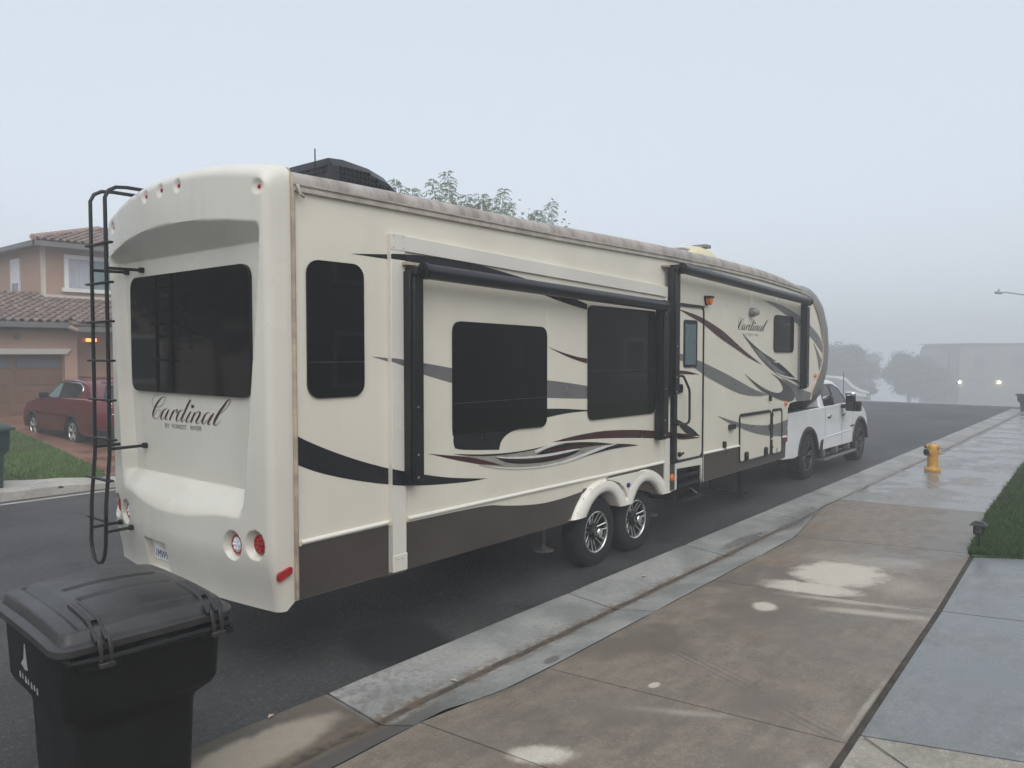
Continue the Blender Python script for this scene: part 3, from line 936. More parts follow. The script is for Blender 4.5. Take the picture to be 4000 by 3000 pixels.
DEC={
 'tail_black':(4.6,[(3.191, 1.758), (3.301, 1.701), (3.545, 1.596), (3.806, 1.5), (4.079, 1.415), (4.281, 1.366), (4.437, 1.328), (4.682, 1.276), (4.944, 1.237), (5.187, 1.206), (4.943, 1.206), (4.682, 1.224), (4.436, 1.243), (4.234, 1.267), (4.085, 1.291), (3.873, 1.334), (3.606, 1.402), (3.358, 1.479), (3.189, 1.554)]),
 'arc_black':(4.57,[(3.688, 3.079), (3.905, 3.097), (4.22, 3.124), (4.53, 3.134), (4.831, 3.127), (5.135, 3.111), (5.422, 3.08), (5.729, 3.045), (5.967, 3.009), (6.288, 2.955), (6.657, 2.877), (6.786, 2.854), (6.787, 2.793), (6.409, 2.839), (6.057, 2.9), (5.624, 2.979), (5.229, 3.027), (4.865, 3.047), (4.53, 3.059), (4.295, 3.067), (4.074, 3.071), (3.864, 3.075)]),
 'gray_mid_l':(4.57,[(3.884, 2.311), (4.067, 2.298), (4.259, 2.274), (4.525, 2.24), (4.732, 2.209), (4.732, 2.083), (4.525, 2.131), (4.366, 2.171), (4.259, 2.205), (4.067, 2.265)]),
 'gray_mid_r':(4.57,[(6.066, 2.07), (6.413, 2.037), (6.792, 1.988), (6.793, 1.853), (6.413, 1.873), (6.066, 1.896)]),
 'black_mid':(4.57,[(6.075, 1.787), (6.312, 1.775), (6.54, 1.756), (6.8, 1.733), (6.8, 1.721), (6.541, 1.723), (6.312, 1.717), (6.075, 1.699)]),
 'maroon_small':(4.57,[(6.096, 2.398), (6.254, 2.362), (6.441, 2.324), (6.635, 2.293), (6.786, 2.279), (6.786, 2.226), (6.636, 2.253), (6.441, 2.296), (6.254, 2.349)]),
 'maroon_low':(4.57,[(6.178, 1.446), (6.407, 1.467), (6.722, 1.483), (7.057, 1.487), (7.414, 1.472), (7.795, 1.444), (8.175, 1.406), (8.392, 1.381), (9.114, 1.288), (9.553, 1.233), (9.115, 1.242), (8.394, 1.29), (7.929, 1.339), (7.414, 1.382), (6.943, 1.415), (6.51, 1.431)]),
 'swirl_red':(4.57,[(4.453, 1.505), (4.639, 1.474), (4.795, 1.45), (4.957, 1.423), (5.14, 1.378), (5.299, 1.334), (5.414, 1.297), (5.398, 1.293), (5.156, 1.331), (4.927, 1.38), (4.709, 1.434)]),
 'swirl_taupe':(4.57,[(4.752, 1.472), (5.078, 1.433), (5.398, 1.411), (5.653, 1.405), (5.885, 1.41), (6.111, 1.423), (6.367, 1.417), (6.722, 1.4), (7.058, 1.365), (7.318, 1.323), (7.058, 1.304), (6.833, 1.273), (6.511, 1.236), (6.267, 1.221), (6.016, 1.22), (5.741, 1.238), (5.481, 1.27), (5.235, 1.309), (5.078, 1.346), (5.414, 1.297), (5.14, 1.378), (4.927, 1.434)]),
 'swirl_black_up':(4.57,[(4.752, 1.472), (5.078, 1.433), (5.398, 1.411), (5.653, 1.405), (5.885, 1.41), (6.208, 1.424), (6.51, 1.414), (6.854, 1.388), (7.174, 1.346), (7.366, 1.316), (7.035, 1.344), (6.723, 1.365), (6.407, 1.414), (6.111, 1.417), (5.885, 1.399), (5.653, 1.392), (5.398, 1.396), (5.156, 1.41), (4.957, 1.433)]),
 'swirl_eye':(4.57,[(5.904, 1.346), (6.016, 1.381), (6.208, 1.403), (6.428, 1.412), (6.722, 1.395), (7.058, 1.357), (7.281, 1.321), (7.035, 1.337), (6.723, 1.342), (6.469, 1.336), (6.208, 1.336)]),
 'swirl_eye_red':(4.57,[(6.016, 1.363), (6.208, 1.379), (6.51, 1.38), (6.832, 1.36), (7.035, 1.34), (6.723, 1.348), (6.408, 1.344), (6.208, 1.348)]),
 'swirl_white_a':(4.57,[(5.886, 1.368), (5.882, 1.388), (5.997, 1.414), (6.188, 1.424), (6.387, 1.415), (6.208, 1.411), (6.035, 1.388), (5.913, 1.366)]),
 'swirl_white_b':(4.57,[(5.291, 1.393), (5.481, 1.368), (5.741, 1.344), (6.016, 1.335), (6.307, 1.34), (6.616, 1.34), (6.669, 1.329), (6.408, 1.316), (6.111, 1.311), (5.831, 1.32), (5.566, 1.343), (5.348, 1.373)]),
 'swirl_lens':(4.57,[(5.299, 1.385), (5.566, 1.341), (5.831, 1.319), (6.111, 1.31), (6.408, 1.315), (6.669, 1.326), (6.553, 1.286), (6.307, 1.263), (6.016, 1.26), (5.741, 1.276), (5.532, 1.303), (5.398, 1.339)]),
 'swirl_lens_red':(4.57,[(5.398, 1.364), (5.653, 1.33), (5.922, 1.312), (6.208, 1.311), (6.552, 1.316), (6.307, 1.293), (6.016, 1.286), (5.741, 1.3), (5.532, 1.325)]),
 'swirl_white_c':(4.57,[(5.078, 1.343), (5.235, 1.309), (5.481, 1.27), (5.741, 1.24), (6.016, 1.226), (6.267, 1.232), (6.511, 1.25), (6.832, 1.288), (7.058, 1.316), (7.269, 1.322), (7.391, 1.314), (7.151, 1.297), (6.855, 1.261), (6.553, 1.225), (6.307, 1.213), (6.016, 1.211), (5.741, 1.227), (5.481, 1.257), (5.267, 1.293)]),
 'swirl_tail':(4.57,[(6.511, 1.217), (6.855, 1.258), (7.151, 1.301), (7.366, 1.318), (7.616, 1.296), (7.863, 1.259), (7.616, 1.266), (7.294, 1.271), (6.99, 1.257), (6.723, 1.24)]),
 'swirl_tail_red':(4.57,[(7.366, 1.321), (7.616, 1.297), (7.863, 1.259), (7.616, 1.277), (7.415, 1.298)]),
 'door_maroon':(4.6,[(10.457, 2.562), (10.728, 2.459), (11.01, 2.359), (11.303, 2.266), (11.623, 2.166), (11.304, 2.231), (11.012, 2.302), (10.731, 2.386), (10.46, 2.457)]),
 'door_maroon_a':(4.6,[(8.879, 2.896), (9.101, 2.872), (9.332, 2.846), (9.555, 2.808), (9.82, 2.751), (10.167, 2.663), (10.348, 2.599), (9.995, 2.592), (9.738, 2.683), (9.557, 2.736), (9.333, 2.786), (9.102, 2.84)]),
 'gray_door':(4.6,[(8.869, 2.337), (9.041, 2.319), (9.224, 2.289), (9.578, 2.213), (9.922, 2.139), (10.379, 2.034), (10.868, 1.908), (11.32, 1.789), (11.896, 1.68), (11.577, 1.672), (11.217, 1.695), (10.873, 1.737), (10.543, 1.804), (10.136, 1.91), (9.78, 2.003), (9.623, 2.05), (9.333, 2.148), (9.043, 2.23), (8.87, 2.255)]),
 'maroon_door_mid':(4.6,[(8.873, 2.117), (9.045, 2.111), (9.228, 2.093), (9.476, 2.053), (9.229, 2.059), (9.046, 2.066), (8.874, 2.072)]),
 'maroon_door_low':(4.6,[(8.888, 1.298), (9.061, 1.277), (9.245, 1.246), (9.559, 1.201), (9.246, 1.21), (9.063, 1.218), (8.889, 1.236)]),
 'dark_wedge':(4.6,[(8.681, 1.542), (8.879, 1.494), (9.163, 1.396), (9.351, 1.321), (9.516, 1.224), (9.298, 1.262), (9.113, 1.291), (8.983, 1.379), (8.83, 1.456), (8.682, 1.501)]),
 'gray_cargo':(4.6,[(10.078, 1.462), (10.396, 1.393), (10.785, 1.319), (11.231, 1.253), (11.704, 1.208), (12.128, 1.188), (12.491, 1.199), (12.784, 1.233), (12.765, 0.971), (12.5, 0.973), (12.135, 1.004), (11.71, 1.054), (11.235, 1.14), (10.787, 1.248), (10.397, 1.359)]),
 'front_gray_top':(4.6,[(11.683, 3.149), (11.951, 3.151), (12.28, 3.128), (12.659, 3.084), (13.094, 3.013), (13.476, 2.921), (13.836, 2.825), (14.17, 2.709), (14.453, 2.574), (14.53, 2.335), (14.223, 2.488), (13.845, 2.635), (13.483, 2.762), (13.1, 2.857), (12.699, 2.959), (12.351, 3.039), (12.017, 3.116)]),
 'front_gray_fin':(4.6,[(14.021, 2.514), (14.184, 2.418), (14.359, 2.293), (14.514, 2.208), (14.498, 2.109), (14.352, 2.012), (14.324, 2.139), (14.231, 2.307), (14.121, 2.432)]),
 'front_swirl':(4.6,[(10.898, 2.625), (11.09, 2.543), (11.357, 2.447), (11.664, 2.348), (12.015, 2.262), (12.384, 2.173), (12.664, 2.081), (12.954, 1.972), (13.217, 1.874), (13.527, 1.772), (13.528, 1.752), (13.181, 1.836), (12.812, 1.911), (12.391, 1.972), (12.121, 2.052), (11.827, 2.154), (11.543, 2.276), (11.299, 2.406), (11.062, 2.531)]),
 'front_swirl_light':(4.6,[(11.298, 2.417), (11.601, 2.359), (11.92, 2.214), (12.252, 2.1), (12.667, 2.004), (12.424, 1.997), (12.054, 2.09), (11.699, 2.216), (11.45, 2.324)]),
 'front_swirl_white':(4.6,[(12.121, 2.059), (12.391, 1.991), (12.811, 1.937), (13.178, 1.908), (13.33, 1.871), (13.179, 1.882), (12.812, 1.911), (12.392, 1.966)]),
 'front_swirl_white2':(4.6,[(12.099, 2.2), (12.248, 2.205), (12.418, 2.173), (12.316, 2.18), (12.182, 2.185)]),
 'front_swirl_eye':(4.6,[(12.1, 2.182), (12.316, 2.174), (12.593, 2.107), (12.844, 2.014), (13.103, 1.917), (12.809, 1.982), (12.526, 2.045), (12.285, 2.112)]),
 'front_hook':(4.6,[(10.997, 2.033), (11.196, 1.953), (11.435, 1.876), (11.714, 1.795), (12.002, 1.73), (12.301, 1.687), (12.47, 1.693), (12.572, 1.74), (12.535, 1.805), (12.394, 1.897), (12.223, 1.964), (12.002, 2.015), (12.257, 1.969), (12.531, 1.893), (12.817, 1.795), (13.002, 1.698), (13.109, 1.602), (13.082, 1.544), (12.936, 1.521), (12.685, 1.537), (12.338, 1.592), (11.939, 1.678), (11.622, 1.763), (11.316, 1.88)]),
 'front_fan':(4.6,[(12.496, 1.926), (12.742, 1.887), (13.071, 1.813), (13.336, 1.745), (13.649, 1.673), (13.953, 1.627), (13.897, 1.499), (13.202, 1.512), (13.154, 1.587), (13.039, 1.684), (12.853, 1.794)]),
}
# ================================================================== the trailer
SY = 4.60          # its right side wall
LY = 7.04
RV = empty('fifth_wheel_trailer', (3.0, 5.82, 0), 'long cream camping trailer with dark windows and swoosh stripes parked along the kerb', 'trailer')

TRIM = [(3.17, 3.465), (6.4, 3.469), (8.5, 3.490), (10.0, 3.487), (11.45, 3.462), (12.62, 3.412), (13.30, 3.372)]
NOSE = [(13.30, 3.372), (13.69, 3.345), (13.98, 3.24), (14.194, 3.07), (14.374, 2.868), (14.50, 2.63), (14.545, 2.42), (14.52, 2.19), (14.375, 1.984), (14.171, 1.821), (13.99, 1.675), (13.90, 1.50)]
prof = [(3.17, .585), (6.62, .585), (6.64, .90), (8.44, .90), (8.46, .588), (8.865, .59), (8.87, .856), (9.555, .832), (9.60, .592), (12.70, .598), (12.80, 1.25), (12.815, 1.41), (12.90, 1.494), (13.2, 1.512)]
prof += NOSE[::-1] + [(x, z) for x, z in TRIM[::-1][1:]]
b = MB()
b.prism(prof, SY, LY, XZ)
body = b.build('body_shell', K['gelcoat'], RV, ang=25)

# dark underframe behind the skirts
b = MB()
b.box(3.3, 12.6, 5.15, 6.6, .50, .88)
b.box(3.25, 12.65, 4.66, 6.98, .60, .62)
b.box(6.2, 8.8, 4.95, 5.1, .55, .80)
b.build('chassis_frame', K['chassis'], RV)

# roof: rolled membrane edge and a crowned top
xs = [3.175] + [3.6 + .5 * i for i in range(20)] + [13.32]
st = [(4.588, .045), (4.590, .085), (4.612, .125), (4.66, .155), (4.75, .178), (5.0, .21), (5.4, .24), (5.82, .25)]
st = st + [(2 * 5.82 - y, z) for y, z in st[-2::-1]]
b = MB()
m = len(st)
vs = []
for x in xs:
    zt = lerp_tab(TRIM, x)
    k = 1.0 - .12 * sstep(3.9, 3.2, x) - .3 * sstep(12.4, 13.4, x)
    gain = 1 + .18 * sstep(4, 10, x) - .1 * sstep(11.4, 13, x)
    vs += [(x, y, zt + (z - .04) * k * gain + .04) for y, z in st]
b.add(vs, [(i * m + k, i * m + m + k, i * m + m + k + 1, i * m + k + 1) for i in range(len(xs) - 1) for k in range(m - 1)])
b.build('roof', K['roof_membrane'], RV, ang=60)
# drip rail under the roll
b = MB()
for ya, yb in ((4.572, 4.60), (LY, LY + .028)):
    vs = []
    for x in xs:
        z = lerp_tab(TRIM, x)
        vs += [(x, ya, z - .004), (x, ya, z + .018), (x, ya + .008, z + .022), (x, ya + .008, z + .034), (x, ya - .004, z + .040), (x, ya - .004, z + .052), (x, yb, z + .054), (x, yb, z - .006)]
    b.add(vs, [(i * 8 + k, i * 8 + 8 + k, i * 8 + 8 + (k + 1) % 8, i * 8 + (k + 1) % 8) for i in range(len(xs) - 1) for k in range(8)] + [(7, 6, 5, 4, 3, 2, 1, 0)])
rail = b.build('drip_rail', K['roof_rail'], RV, ang=30)
b = MB()
b.tube([(3.20, 4.566, 3.50), (3.20, 4.555, 3.485), (3.215, 4.55, 3.44), (3.25, 4.56, 3.425)], .012, 8)
b.build('rain_spout', K['roof_rail'], rail)

# rounded nose cap
off = [(0, 0), (.006, .20), (.02, .36), (.05, .52), (.11, .68), (.24, .84), (.5, 1.0), (.9, 1.1), (1.22, 1.13)]
off = off + [(2.44 - t, o) for t, o in off[-2::-1]]
b = MB()
vs = []
n = len(NOSE)
for i, (x, z) in enumerate(NOSE):
    a, c = NOSE[max(i - 1, 0)], NOSE[min(i + 1, n - 1)]
    d = Vector((c[0] - a[0], c[1] - a[1])).normalized()
    nx, nz = -d.y, d.x
    s = (.10, .20, .42, .66, .88, 1, 1, .98, .9, .70, .38, .08)[i]
    for t, o in off:
        vs.append((x + nx * o * s, SY + t * (LY - SY) / 2.44, z + nz * o * s))
m = len(off)
b.add(vs, [(i * m + k, i * m + m + k, i * m + m + k + 1, i * m + k + 1) for i in range(n - 1) for k in range(m - 1)])
b.build('nose_cap', K['nose_gray'], RV, ang=70)
b = MB()
b.tube([(x, SY - .004, z) for x, z in NOSE], .020, 8)
b.tube([(x + .012, SY - .012, z + .004) for x, z in NOSE], .008, 6)
b.build('nose_trim', K['trim_tan'], RV)

# rear cap: one moulded skin with a brow, a recessed window panel, a shelf and a bumper
CY = 5.82
BROW = [(4.60, 3.20), (4.693, 3.235), (5.015, 3.275), (5.393, 3.305), (5.807, 3.315), (6.18, 3.300), (6.53, 3.26), (6.83, 3.20), (7.04, 3.15)]
SHELF = [(4.60, 1.30), (4.78, 1.235), (4.86, 1.175), (4.95, 1.165), (5.08, 1.165), (5.20, 1.160), (5.53, 1.115), (5.80, 1.098), (6.05, 1.10), (6.30, 1.13), (6.53, 1.178), (6.64, 1.182), (6.80, 1.215), (7.04, 1.30)]
def cap_top(y):
    s = (y - CY) / 1.22
    d = min(y - SY, LY - y)
    return 3.725 - .13 * s * s - .035 * s - (.10 * (1 - sqrt(max(0, 1 - (1 - d / .10) ** 2))) if d < .10 else 0)
def cap_x(y, z):
    s = (y - CY) / 1.22
    proud = 2.88 + .105 * s * s
    if z < 1.2:
        proud += .06 * sstep(.95, .52, z)
    if z > 2.6:
        proud -= .015 * sstep(2.6, 3.2, z)
    panel = 3.05
    # sides of the recess
    e = 4.90 + (4.70 - 4.90) * (z - 1.34) / 1.76
    side = sstep(e - .035, e + .035, y) * (1 - sstep(2 * CY - e - .035, 2 * CY - e + .035, y))
    zb, zs = lerp_tab(BROW, y), lerp_tab(SHELF, y)
    if z > zb or z < zs:
        f = 0.0
    elif z > 3.115:
        f = 1 - (z - 3.115) / max(.02, zb - 3.115)
    elif z < 1.345:
        f = ((z - zs) / max(.02, 1.345 - zs)) ** 1.25
    else:
        f = 1.0
    x = proud + (panel - proud) * f * side
    # rounded upright corners
    d = min(y - SY, LY - y)
    r = .055
    if d < r:
        x += r * (1 - sqrt(max(0, 1 - (1 - d / r) ** 2)))
    # rolled top
    zt = cap_top(y)
    d = zt - z
    r = .12
    if d < r:
        x += r * 1.7 * (1 - sqrt(max(0, 1 - (1 - d / r) ** 2)))
    # marker light dimples
    for my, mz in MARK:
        q = hypot(y - my, z - mz)
        if q < .055:
            x += .022 * cos(q / .055 * pi / 2)
    for my, mz in TAIL:
        q = hypot(y - my, (z - mz) * .92)
        if q < .098:
            x += .055 * min(1, (.098 - q) / .022)
    if 5.93 < y < 6.33 and .57 < z < .832:
        x += .06
    return x
MARK = [(5.60, 3.585), (5.86, 3.585), (6.12, 3.57), (4.68, 3.47), (6.86, 3.41)]
TAIL = [(5.005, .965), (4.765, .995), (6.70, .985), (6.935, 1.005)]
NU, NV = 250, 330
ys = sorted(set([SY + 2.44 * i / NU for i in range(NU + 1)] + [SY + .006, SY + .015, LY - .006, LY - .015, 5.929, 5.931, 6.329, 6.331]))
b = MB()
vs = []
for v in range(NV + 1):
    for y in ys:
        zt = cap_top(y)
        z = .53 + (zt - .53) * (v / NV)
        vs.append((cap_x(y, z), y, z))
w = len(ys)
fs = [(j * w + i, j * w + i + 1, (j + 1) * w + i + 1, (j + 1) * w + i) for j in range(NV) for i in range(w - 1)]
n0 = len(vs)
# return to the side walls, roof and floor
edge = [j * w for j in range(NV, -1, -1)] + list(range(1, w)) + [j * w + w - 1 for j in range(1, NV + 1)] + [NV * w + i for i in range(w - 2, 0, -1)]
for k in edge:
    x, y, z = vs[k]
    vs.append((3.168, y, z) if z > .6 else (3.168, y, .585))
N = len(edge)
fs += [(edge[k], n0 + k, n0 + (k + 1) % N, edge[(k + 1) % N]) for k in range(N)]
b.add(vs, fs)
cap = b.build('rear_cap', K['gelcoat_cap'], RV, ang=34)

b = MB()
b.tube([(3.178, 4.592, .60), (3.178, 4.590, 1.5), (3.178, 4.590, 2.5), (3.178, 4.590, 3.45), (3.178, 4.604, 3.55), (3.178, 4.65, 3.615), (3.178, 4.9, 3.66)], .0165, 8)
b.build('corner_trim', K['trim_tan'], RV)

# rear window
b = MB()
b.prism(rrect(4.905, 6.735, 2.018, 2.975, .10), 3.022, 3.05, YZ)
b.build('window', K['glass_dark'], RV, ang=40)

# marker lights, tail lights, reflector
for my, mz in MARK:
    b = MB()
    x = cap_x(my, mz) - .004
    b.lathe([(.015, .012), (.015, -.003), (.010, -.008), (.003, -.010)], lambda p, q, h: (x + h, my + p, mz + q), 12)
    b.build('marker_light', K['lens_red'], RV)
for i, (my, mz) in enumerate(TAIL):
    x = cap_x(my, mz)
    b = MB()
    b.lathe([(.072, .01), (.072, -.016), (.066, -.022), (.058, -.022), (.055, -.012)], lambda p, q, h: (x + h, my + p, mz + q), 24)
    tl = b.build('tail_light', K['lens_red'], RV)
    b = MB()
    b.lathe([(.057, 0), (.057, -.016), (.030, -.024), (.006, -.026)], lambda p, q, h: (x + h, my + p, mz + q), 20)
    lens = b.build('lens', K['lens_clear'] if i in (0, 2) else K['lens_red'], tl)
    if i in (0, 2):
        tag(tl, 'clear reversing light in its red ring')
    b = MB()
    for k in range(7):
        a = k * pi / 3
        r = 0 if k == 6 else .034
        b.lathe([(.013, 0), (.013, -.004), (.007, -.009)], lambda p, q, h: (x - .022 + h, my + r * cos(a) + p, mz + r * sin(a) + q), 8)
    b.build('lens_bead', K['lens_clear'] if i in (0, 2) else K['lens_red'], tl)
b = MB()
b.prism(rpoly([(3.02, .752), (3.135, .792), (3.135, .846), (3.02, .812)], .02), 4.578, 4.602, XZ)
b.build('reflector', K['lens_red'], RV)

# licence plate in its recess
px = cap_x(6.1, .7) - .004
b = MB()
b.prism(rrect(5.965, 6.265, .655, .822, .012), px - .004, px, YZ)
plate = b.build('licence_plate', K['plate_white'], RV)
text_mesh('1MW984', .094, lambda u, v: (px - .007, 6.258 - u * .80, .668 + v), 'plate_number', K['plate_blue'], plate)
b = MB()
b.prism(rrect(6.05, 6.20, .795, .812, .004), px - .0065, px - .0045, YZ)
b.build('plate_band', K['plate_red'], plate)

# ---- script lettering, drawn with a broad pen
STROKES = [
 [(500,115,8),(440,150,26),(380,215,38),(310,320,42),(265,420,42),(245,500,32),(262,560,15),(310,585,8),(370,560,7),(415,500,7),(426,430,7),(405,390,7),(360,395,7),(310,450,7),(285,510,6)],
 [(500,115,8),(535,103,7),(545,150,6),(520,220,6),(460,300,9),(390,330,9),(330,325,7),(270,310,6),(235,250,6),(240,170,6),(290,100,7),(360,70,9),(410,80,6)],
 [(590,375,10),(540,375,14),(490,420,28),(450,510,36),(435,580,22),(455,600,10),(510,560,8),(580,440,7),(625,385,7)],
 [(635,380,16),(590,460,32),(545,560,30),(540,600,16),(570,605,8),(600,580,6)],
 [(745,393,18),(700,470,32),(640,610,34)], [(680,540,6),(740,440,7),(790,395,16),(822,393,18),(795,460,24)],
 [(945,405,10),(900,400,14),(850,450,30),(805,550,36),(795,620,22),(820,640,10),(880,590,8),(940,480,7)],
 [(1110,178,36),(1050,290,38),(980,440,36),(915,580,34),(905,635,20),(940,640,10),(985,590,6)],
 [(1115,425,20),(1060,520,32),(1008,630,28),(1030,660,12),(1080,620,6)],
 [(1155,285,40),(1154,320,58),(1150,352,40)],
 [(1200,440,20),(1160,540,32),(1110,662,36)],
 [(1160,560,7),(1220,470,9),(1270,435,14),(1312,450,28),(1280,540,36),(1225,640,30),(1240,685,14),(1290,670,7),(1350,600,5)],
 [(1510,455,10),(1450,460,16),(1400,520,30),(1360,620,36),(1350,680,20),(1385,695,10),(1450,630,8),(1540,500,7)],
 [(1590,465,20),(1530,560,34),(1470,680,30),(1480,710,14),(1530,690,6)],
 [(1905,165,7),(1860,200,22),(1780,320,38),(1690,460,42),(1610,620,42),(1590,705,26),(1630,722,12),(1690,670,8),(1725,625,5)],
 [(1905,165,7),(1921,200,7),(1880,290,8),(1800,400,8),(1710,480,7)]]
def pen(u, v):
    """to metres on the panel: across to the right, and up"""
    return ((u - 230) * 7.14e-4, -(v - 70) * (3.85e-4 - 2.7e-8 * (u - 230)) + (u - 230) * 2.6e-5)
def spline(pts, n=5):
    out = []
    N = len(pts)
    for i in range(N - 1):
        p0, p1, p2, p3 = pts[max(i - 1, 0)], pts[i], pts[i + 1], pts[min(i + 2, N - 1)]
        for k in range(n):
            t = k / n
            out.append(tuple(.5 * ((2 * b_) + (-a + c) * t + (2 * a - 5 * b_ + 4 * c - d) * t * t + (-a + 3 * b_ - 3 * c + d) * t ** 3) for a, b_, c, d in zip(p0, p1, p2, p3)))
    out.append(pts[-1])
    return out
def script(name, fn, m, parent, fat=1.0):
    b = MB()
    for q, s in enumerate(STROKES):
        p = spline(s)
        vs = []
        for i, (u, v, wd) in enumerate(p):
            a, c = p[max(i - 1, 0)], p[min(i + 1, len(p) - 1)]
            d = Vector((c[0] - a[0], c[1] - a[1]))
            d = d.normalized() if d.length else Vector((0, 1))
            h = max(3.2, wd * .5) * fat
            for sgn in (1, -1):
                X, Z = pen(u - d.y * h * sgn, v + d.x * h * sgn)
                vs.append(fn(X, Z, q * 1.2e-4))
        b.add(vs, [(2 * i, 2 * i + 2, 2 * i + 3, 2 * i + 1) for i in range(len(p) - 1)])
    return b.build(name, m, parent, smooth=False, fix=False)
script('script_lettering', lambda X, Z, d: (3.0475 - d, 6.432 - X * 1.018, 1.987 + Z * 1.015), K['decal_maroon'], RV, 1.0)
for wd_, u0_ in (('BY', 0), ('FOREST', .088), ('RIVER', .305)):
    text_mesh(wd_, .050, lambda u, v: (3.046, 6.215 - (u0_ + u) * 1.36, 1.728 + v + (u0_ + u) * .02), 'lettering', K['decal_gray'], RV)

# ---- ladder
LX = 2.75
lad = None
rails = []
for k, y in enumerate((6.545, 6.825)):
    path = [(3.55, y, 3.70), (3.2, y, 3.705), (2.93, y, 3.705), (2.84, y, 3.695), (2.78, y, 3.66), (2.75, y, 3.60), (LX, y, 3.0), (LX, y, 2.0), (LX - .005, y, 1.5), (LX - .04, y, 1.1), (LX - .05, y, .76), (LX - .05, y + (.03 if k == 0 else -.03), .66)]
    rails.append(path)
bot = [(LX - .05, 6.62, .61), (LX - .05, 6.685, .595), (LX - .05, 6.75, .61)]
b = MB()
b.tube(rails[0] + bot + rails[1][::-1], .0155, 10)
lad = b.build('ladder', K['black'], RV)
for z in (3.233, 2.912, 2.595, 2.275, 1.952, 1.628, 1.296, .955):
    xx = LX if z > 1.5 else LX - .03
    b = MB()
    b.box(xx - .022, xx + .022, 6.455, 6.905, z - .009, z + .009)
    b.build('rung', K['black'], lad, bevel=.004)
for y in (6.545, 6.825):
    for z, xe, xa in ((3.03, 3.045, LX), (1.55, 3.045, LX), (.87, cap_x(y, .87), LX - .05)):
        b = MB()
        b.cyl((xa, y, z), (xe, y, z + .004), .013, 10)
        b.cyl((xe - .03, y, z + .004), (xe + .02, y, z + .004), .024, 12)
        b.build('standoff', K['black'], lad)

# ---- right side: skirts, mouldings, slide-out and its flange
def wall_y(x):
    return 4.60 if x < 4.04 else 4.55 if x < 4.185 else 4.57 if x < 8.478 else 4.55 if x < 8.605 else 4.60
b = MB()
b.prism([(4.10, .60), (6.60, .60), (6.72, .90), (8.40, .90), (8.475, .62), (8.55, .62), (8.55, 3.10), (4.10, 3.20)], 4.57, 4.72, XZ)
slide = b.build('slide_out', K['gelcoat'], RV)
b = MB()
b.prism([(4.04, .60), (4.185, .595), (4.187, 3.143), (8.425, 3.025), (8.55, 3.025), (8.605, 3.025), (8.605, 3.145), (4.04, 3.268)], 4.55, 4.64, XZ)
b.prism([(8.478, .63), (8.61, .615), (8.605, 3.02), (8.478, 3.02)], 4.551, 4.64, XZ)
b.add([(4.04, 4.55, .60), (4.185, 4.55, .595), (4.175, 4.60, .565), (3.97, 4.66, .555)], [(0, 1, 2, 3)])
b.box(4.036, 4.192, 4.547, 4.56, .60, .735)
b.box(4.038, 4.19, 4.5475, 4.56, 3.142, 3.272)
b.box(8.415, 8.608, 4.5475, 4.56, 3.022, 3.148)
fl = b.build('slide_flange', K['flange'], RV, bevel=.003)
for x, z in ((4.065, 3.25), (4.165, 3.25), (4.065, 3.165), (4.165, 3.165), (4.09, .70), (4.14, .70)):
    b = MB()
    b.lathe([(.006, 0), (.004, .003)], lambda p, q, h: (x + p, 4.5465 - h, z + q), 8)
    b.build('screw', K['steel'], fl)
# brown lower panels
pan = [
 [(3.20, .588), (4.035, .588), (4.035, .975), (3.20, .972)],
 [(4.19, .592), (6.55, .585), (6.65, .80), (6.72, .876), (6.60, .866), (6.35, .852), (6.10, .849), (5.90, .86), (5.66, .886), (5.40, .925), (5.19, .965), (4.19, .972)],
 [(7.10, .93), (8.40, .60), (8.475, .60), (8.475, .975), (7.26, .972), (7.00, .928), (6.72, .878), (6.72, .75)],
 [(8.615, .60), (8.82, .60), (8.82, .945), (8.615, .945)],
 [(9.66, .596), (12.70, .602), (12.745, .93), (12.53, .945), (12.04, .955), (10.83, .962), (9.66, .965)]]
for i, p in enumerate(pan):
    y = wall_y(sum(q[0] for q in p) / len(p))
    b = MB()
    b.prism(chaikin(p, 2, 25) if i == 1 else p, y - .004, y + .01, XZ)
    b.build('skirt_panel', K['brown_panel'], RV, smooth=False)
for x0, x1, z0, z1 in ((3.20, 4.035, .993, 1.000), (4.195, 8.475, 1.003, .990), (8.615, 8.825, .968, .966), (9.635, 10.825, .976, .972), (12.04, 12.098, .965, .965), (12.535, 12.745, .952, .950)):
    y = wall_y((x0 + x1) / 2)
    b = MB()
    b.tube([(x0, y - .004, z0), (x1, y - .004, z1)], .017, 8)
    mo = b.build('belt_molding', K['molding'], RV)
    if x0 < 5:
        for xe in ((x0, x1) if x0 < 4 else (x0,)):
            b = MB()
            b.box(xe - .012, xe + .012, y - .026, y, z0 - .02, z0 + .02)
            b.build('molding_cap', K['dome_yellow'], mo, bevel=.003)

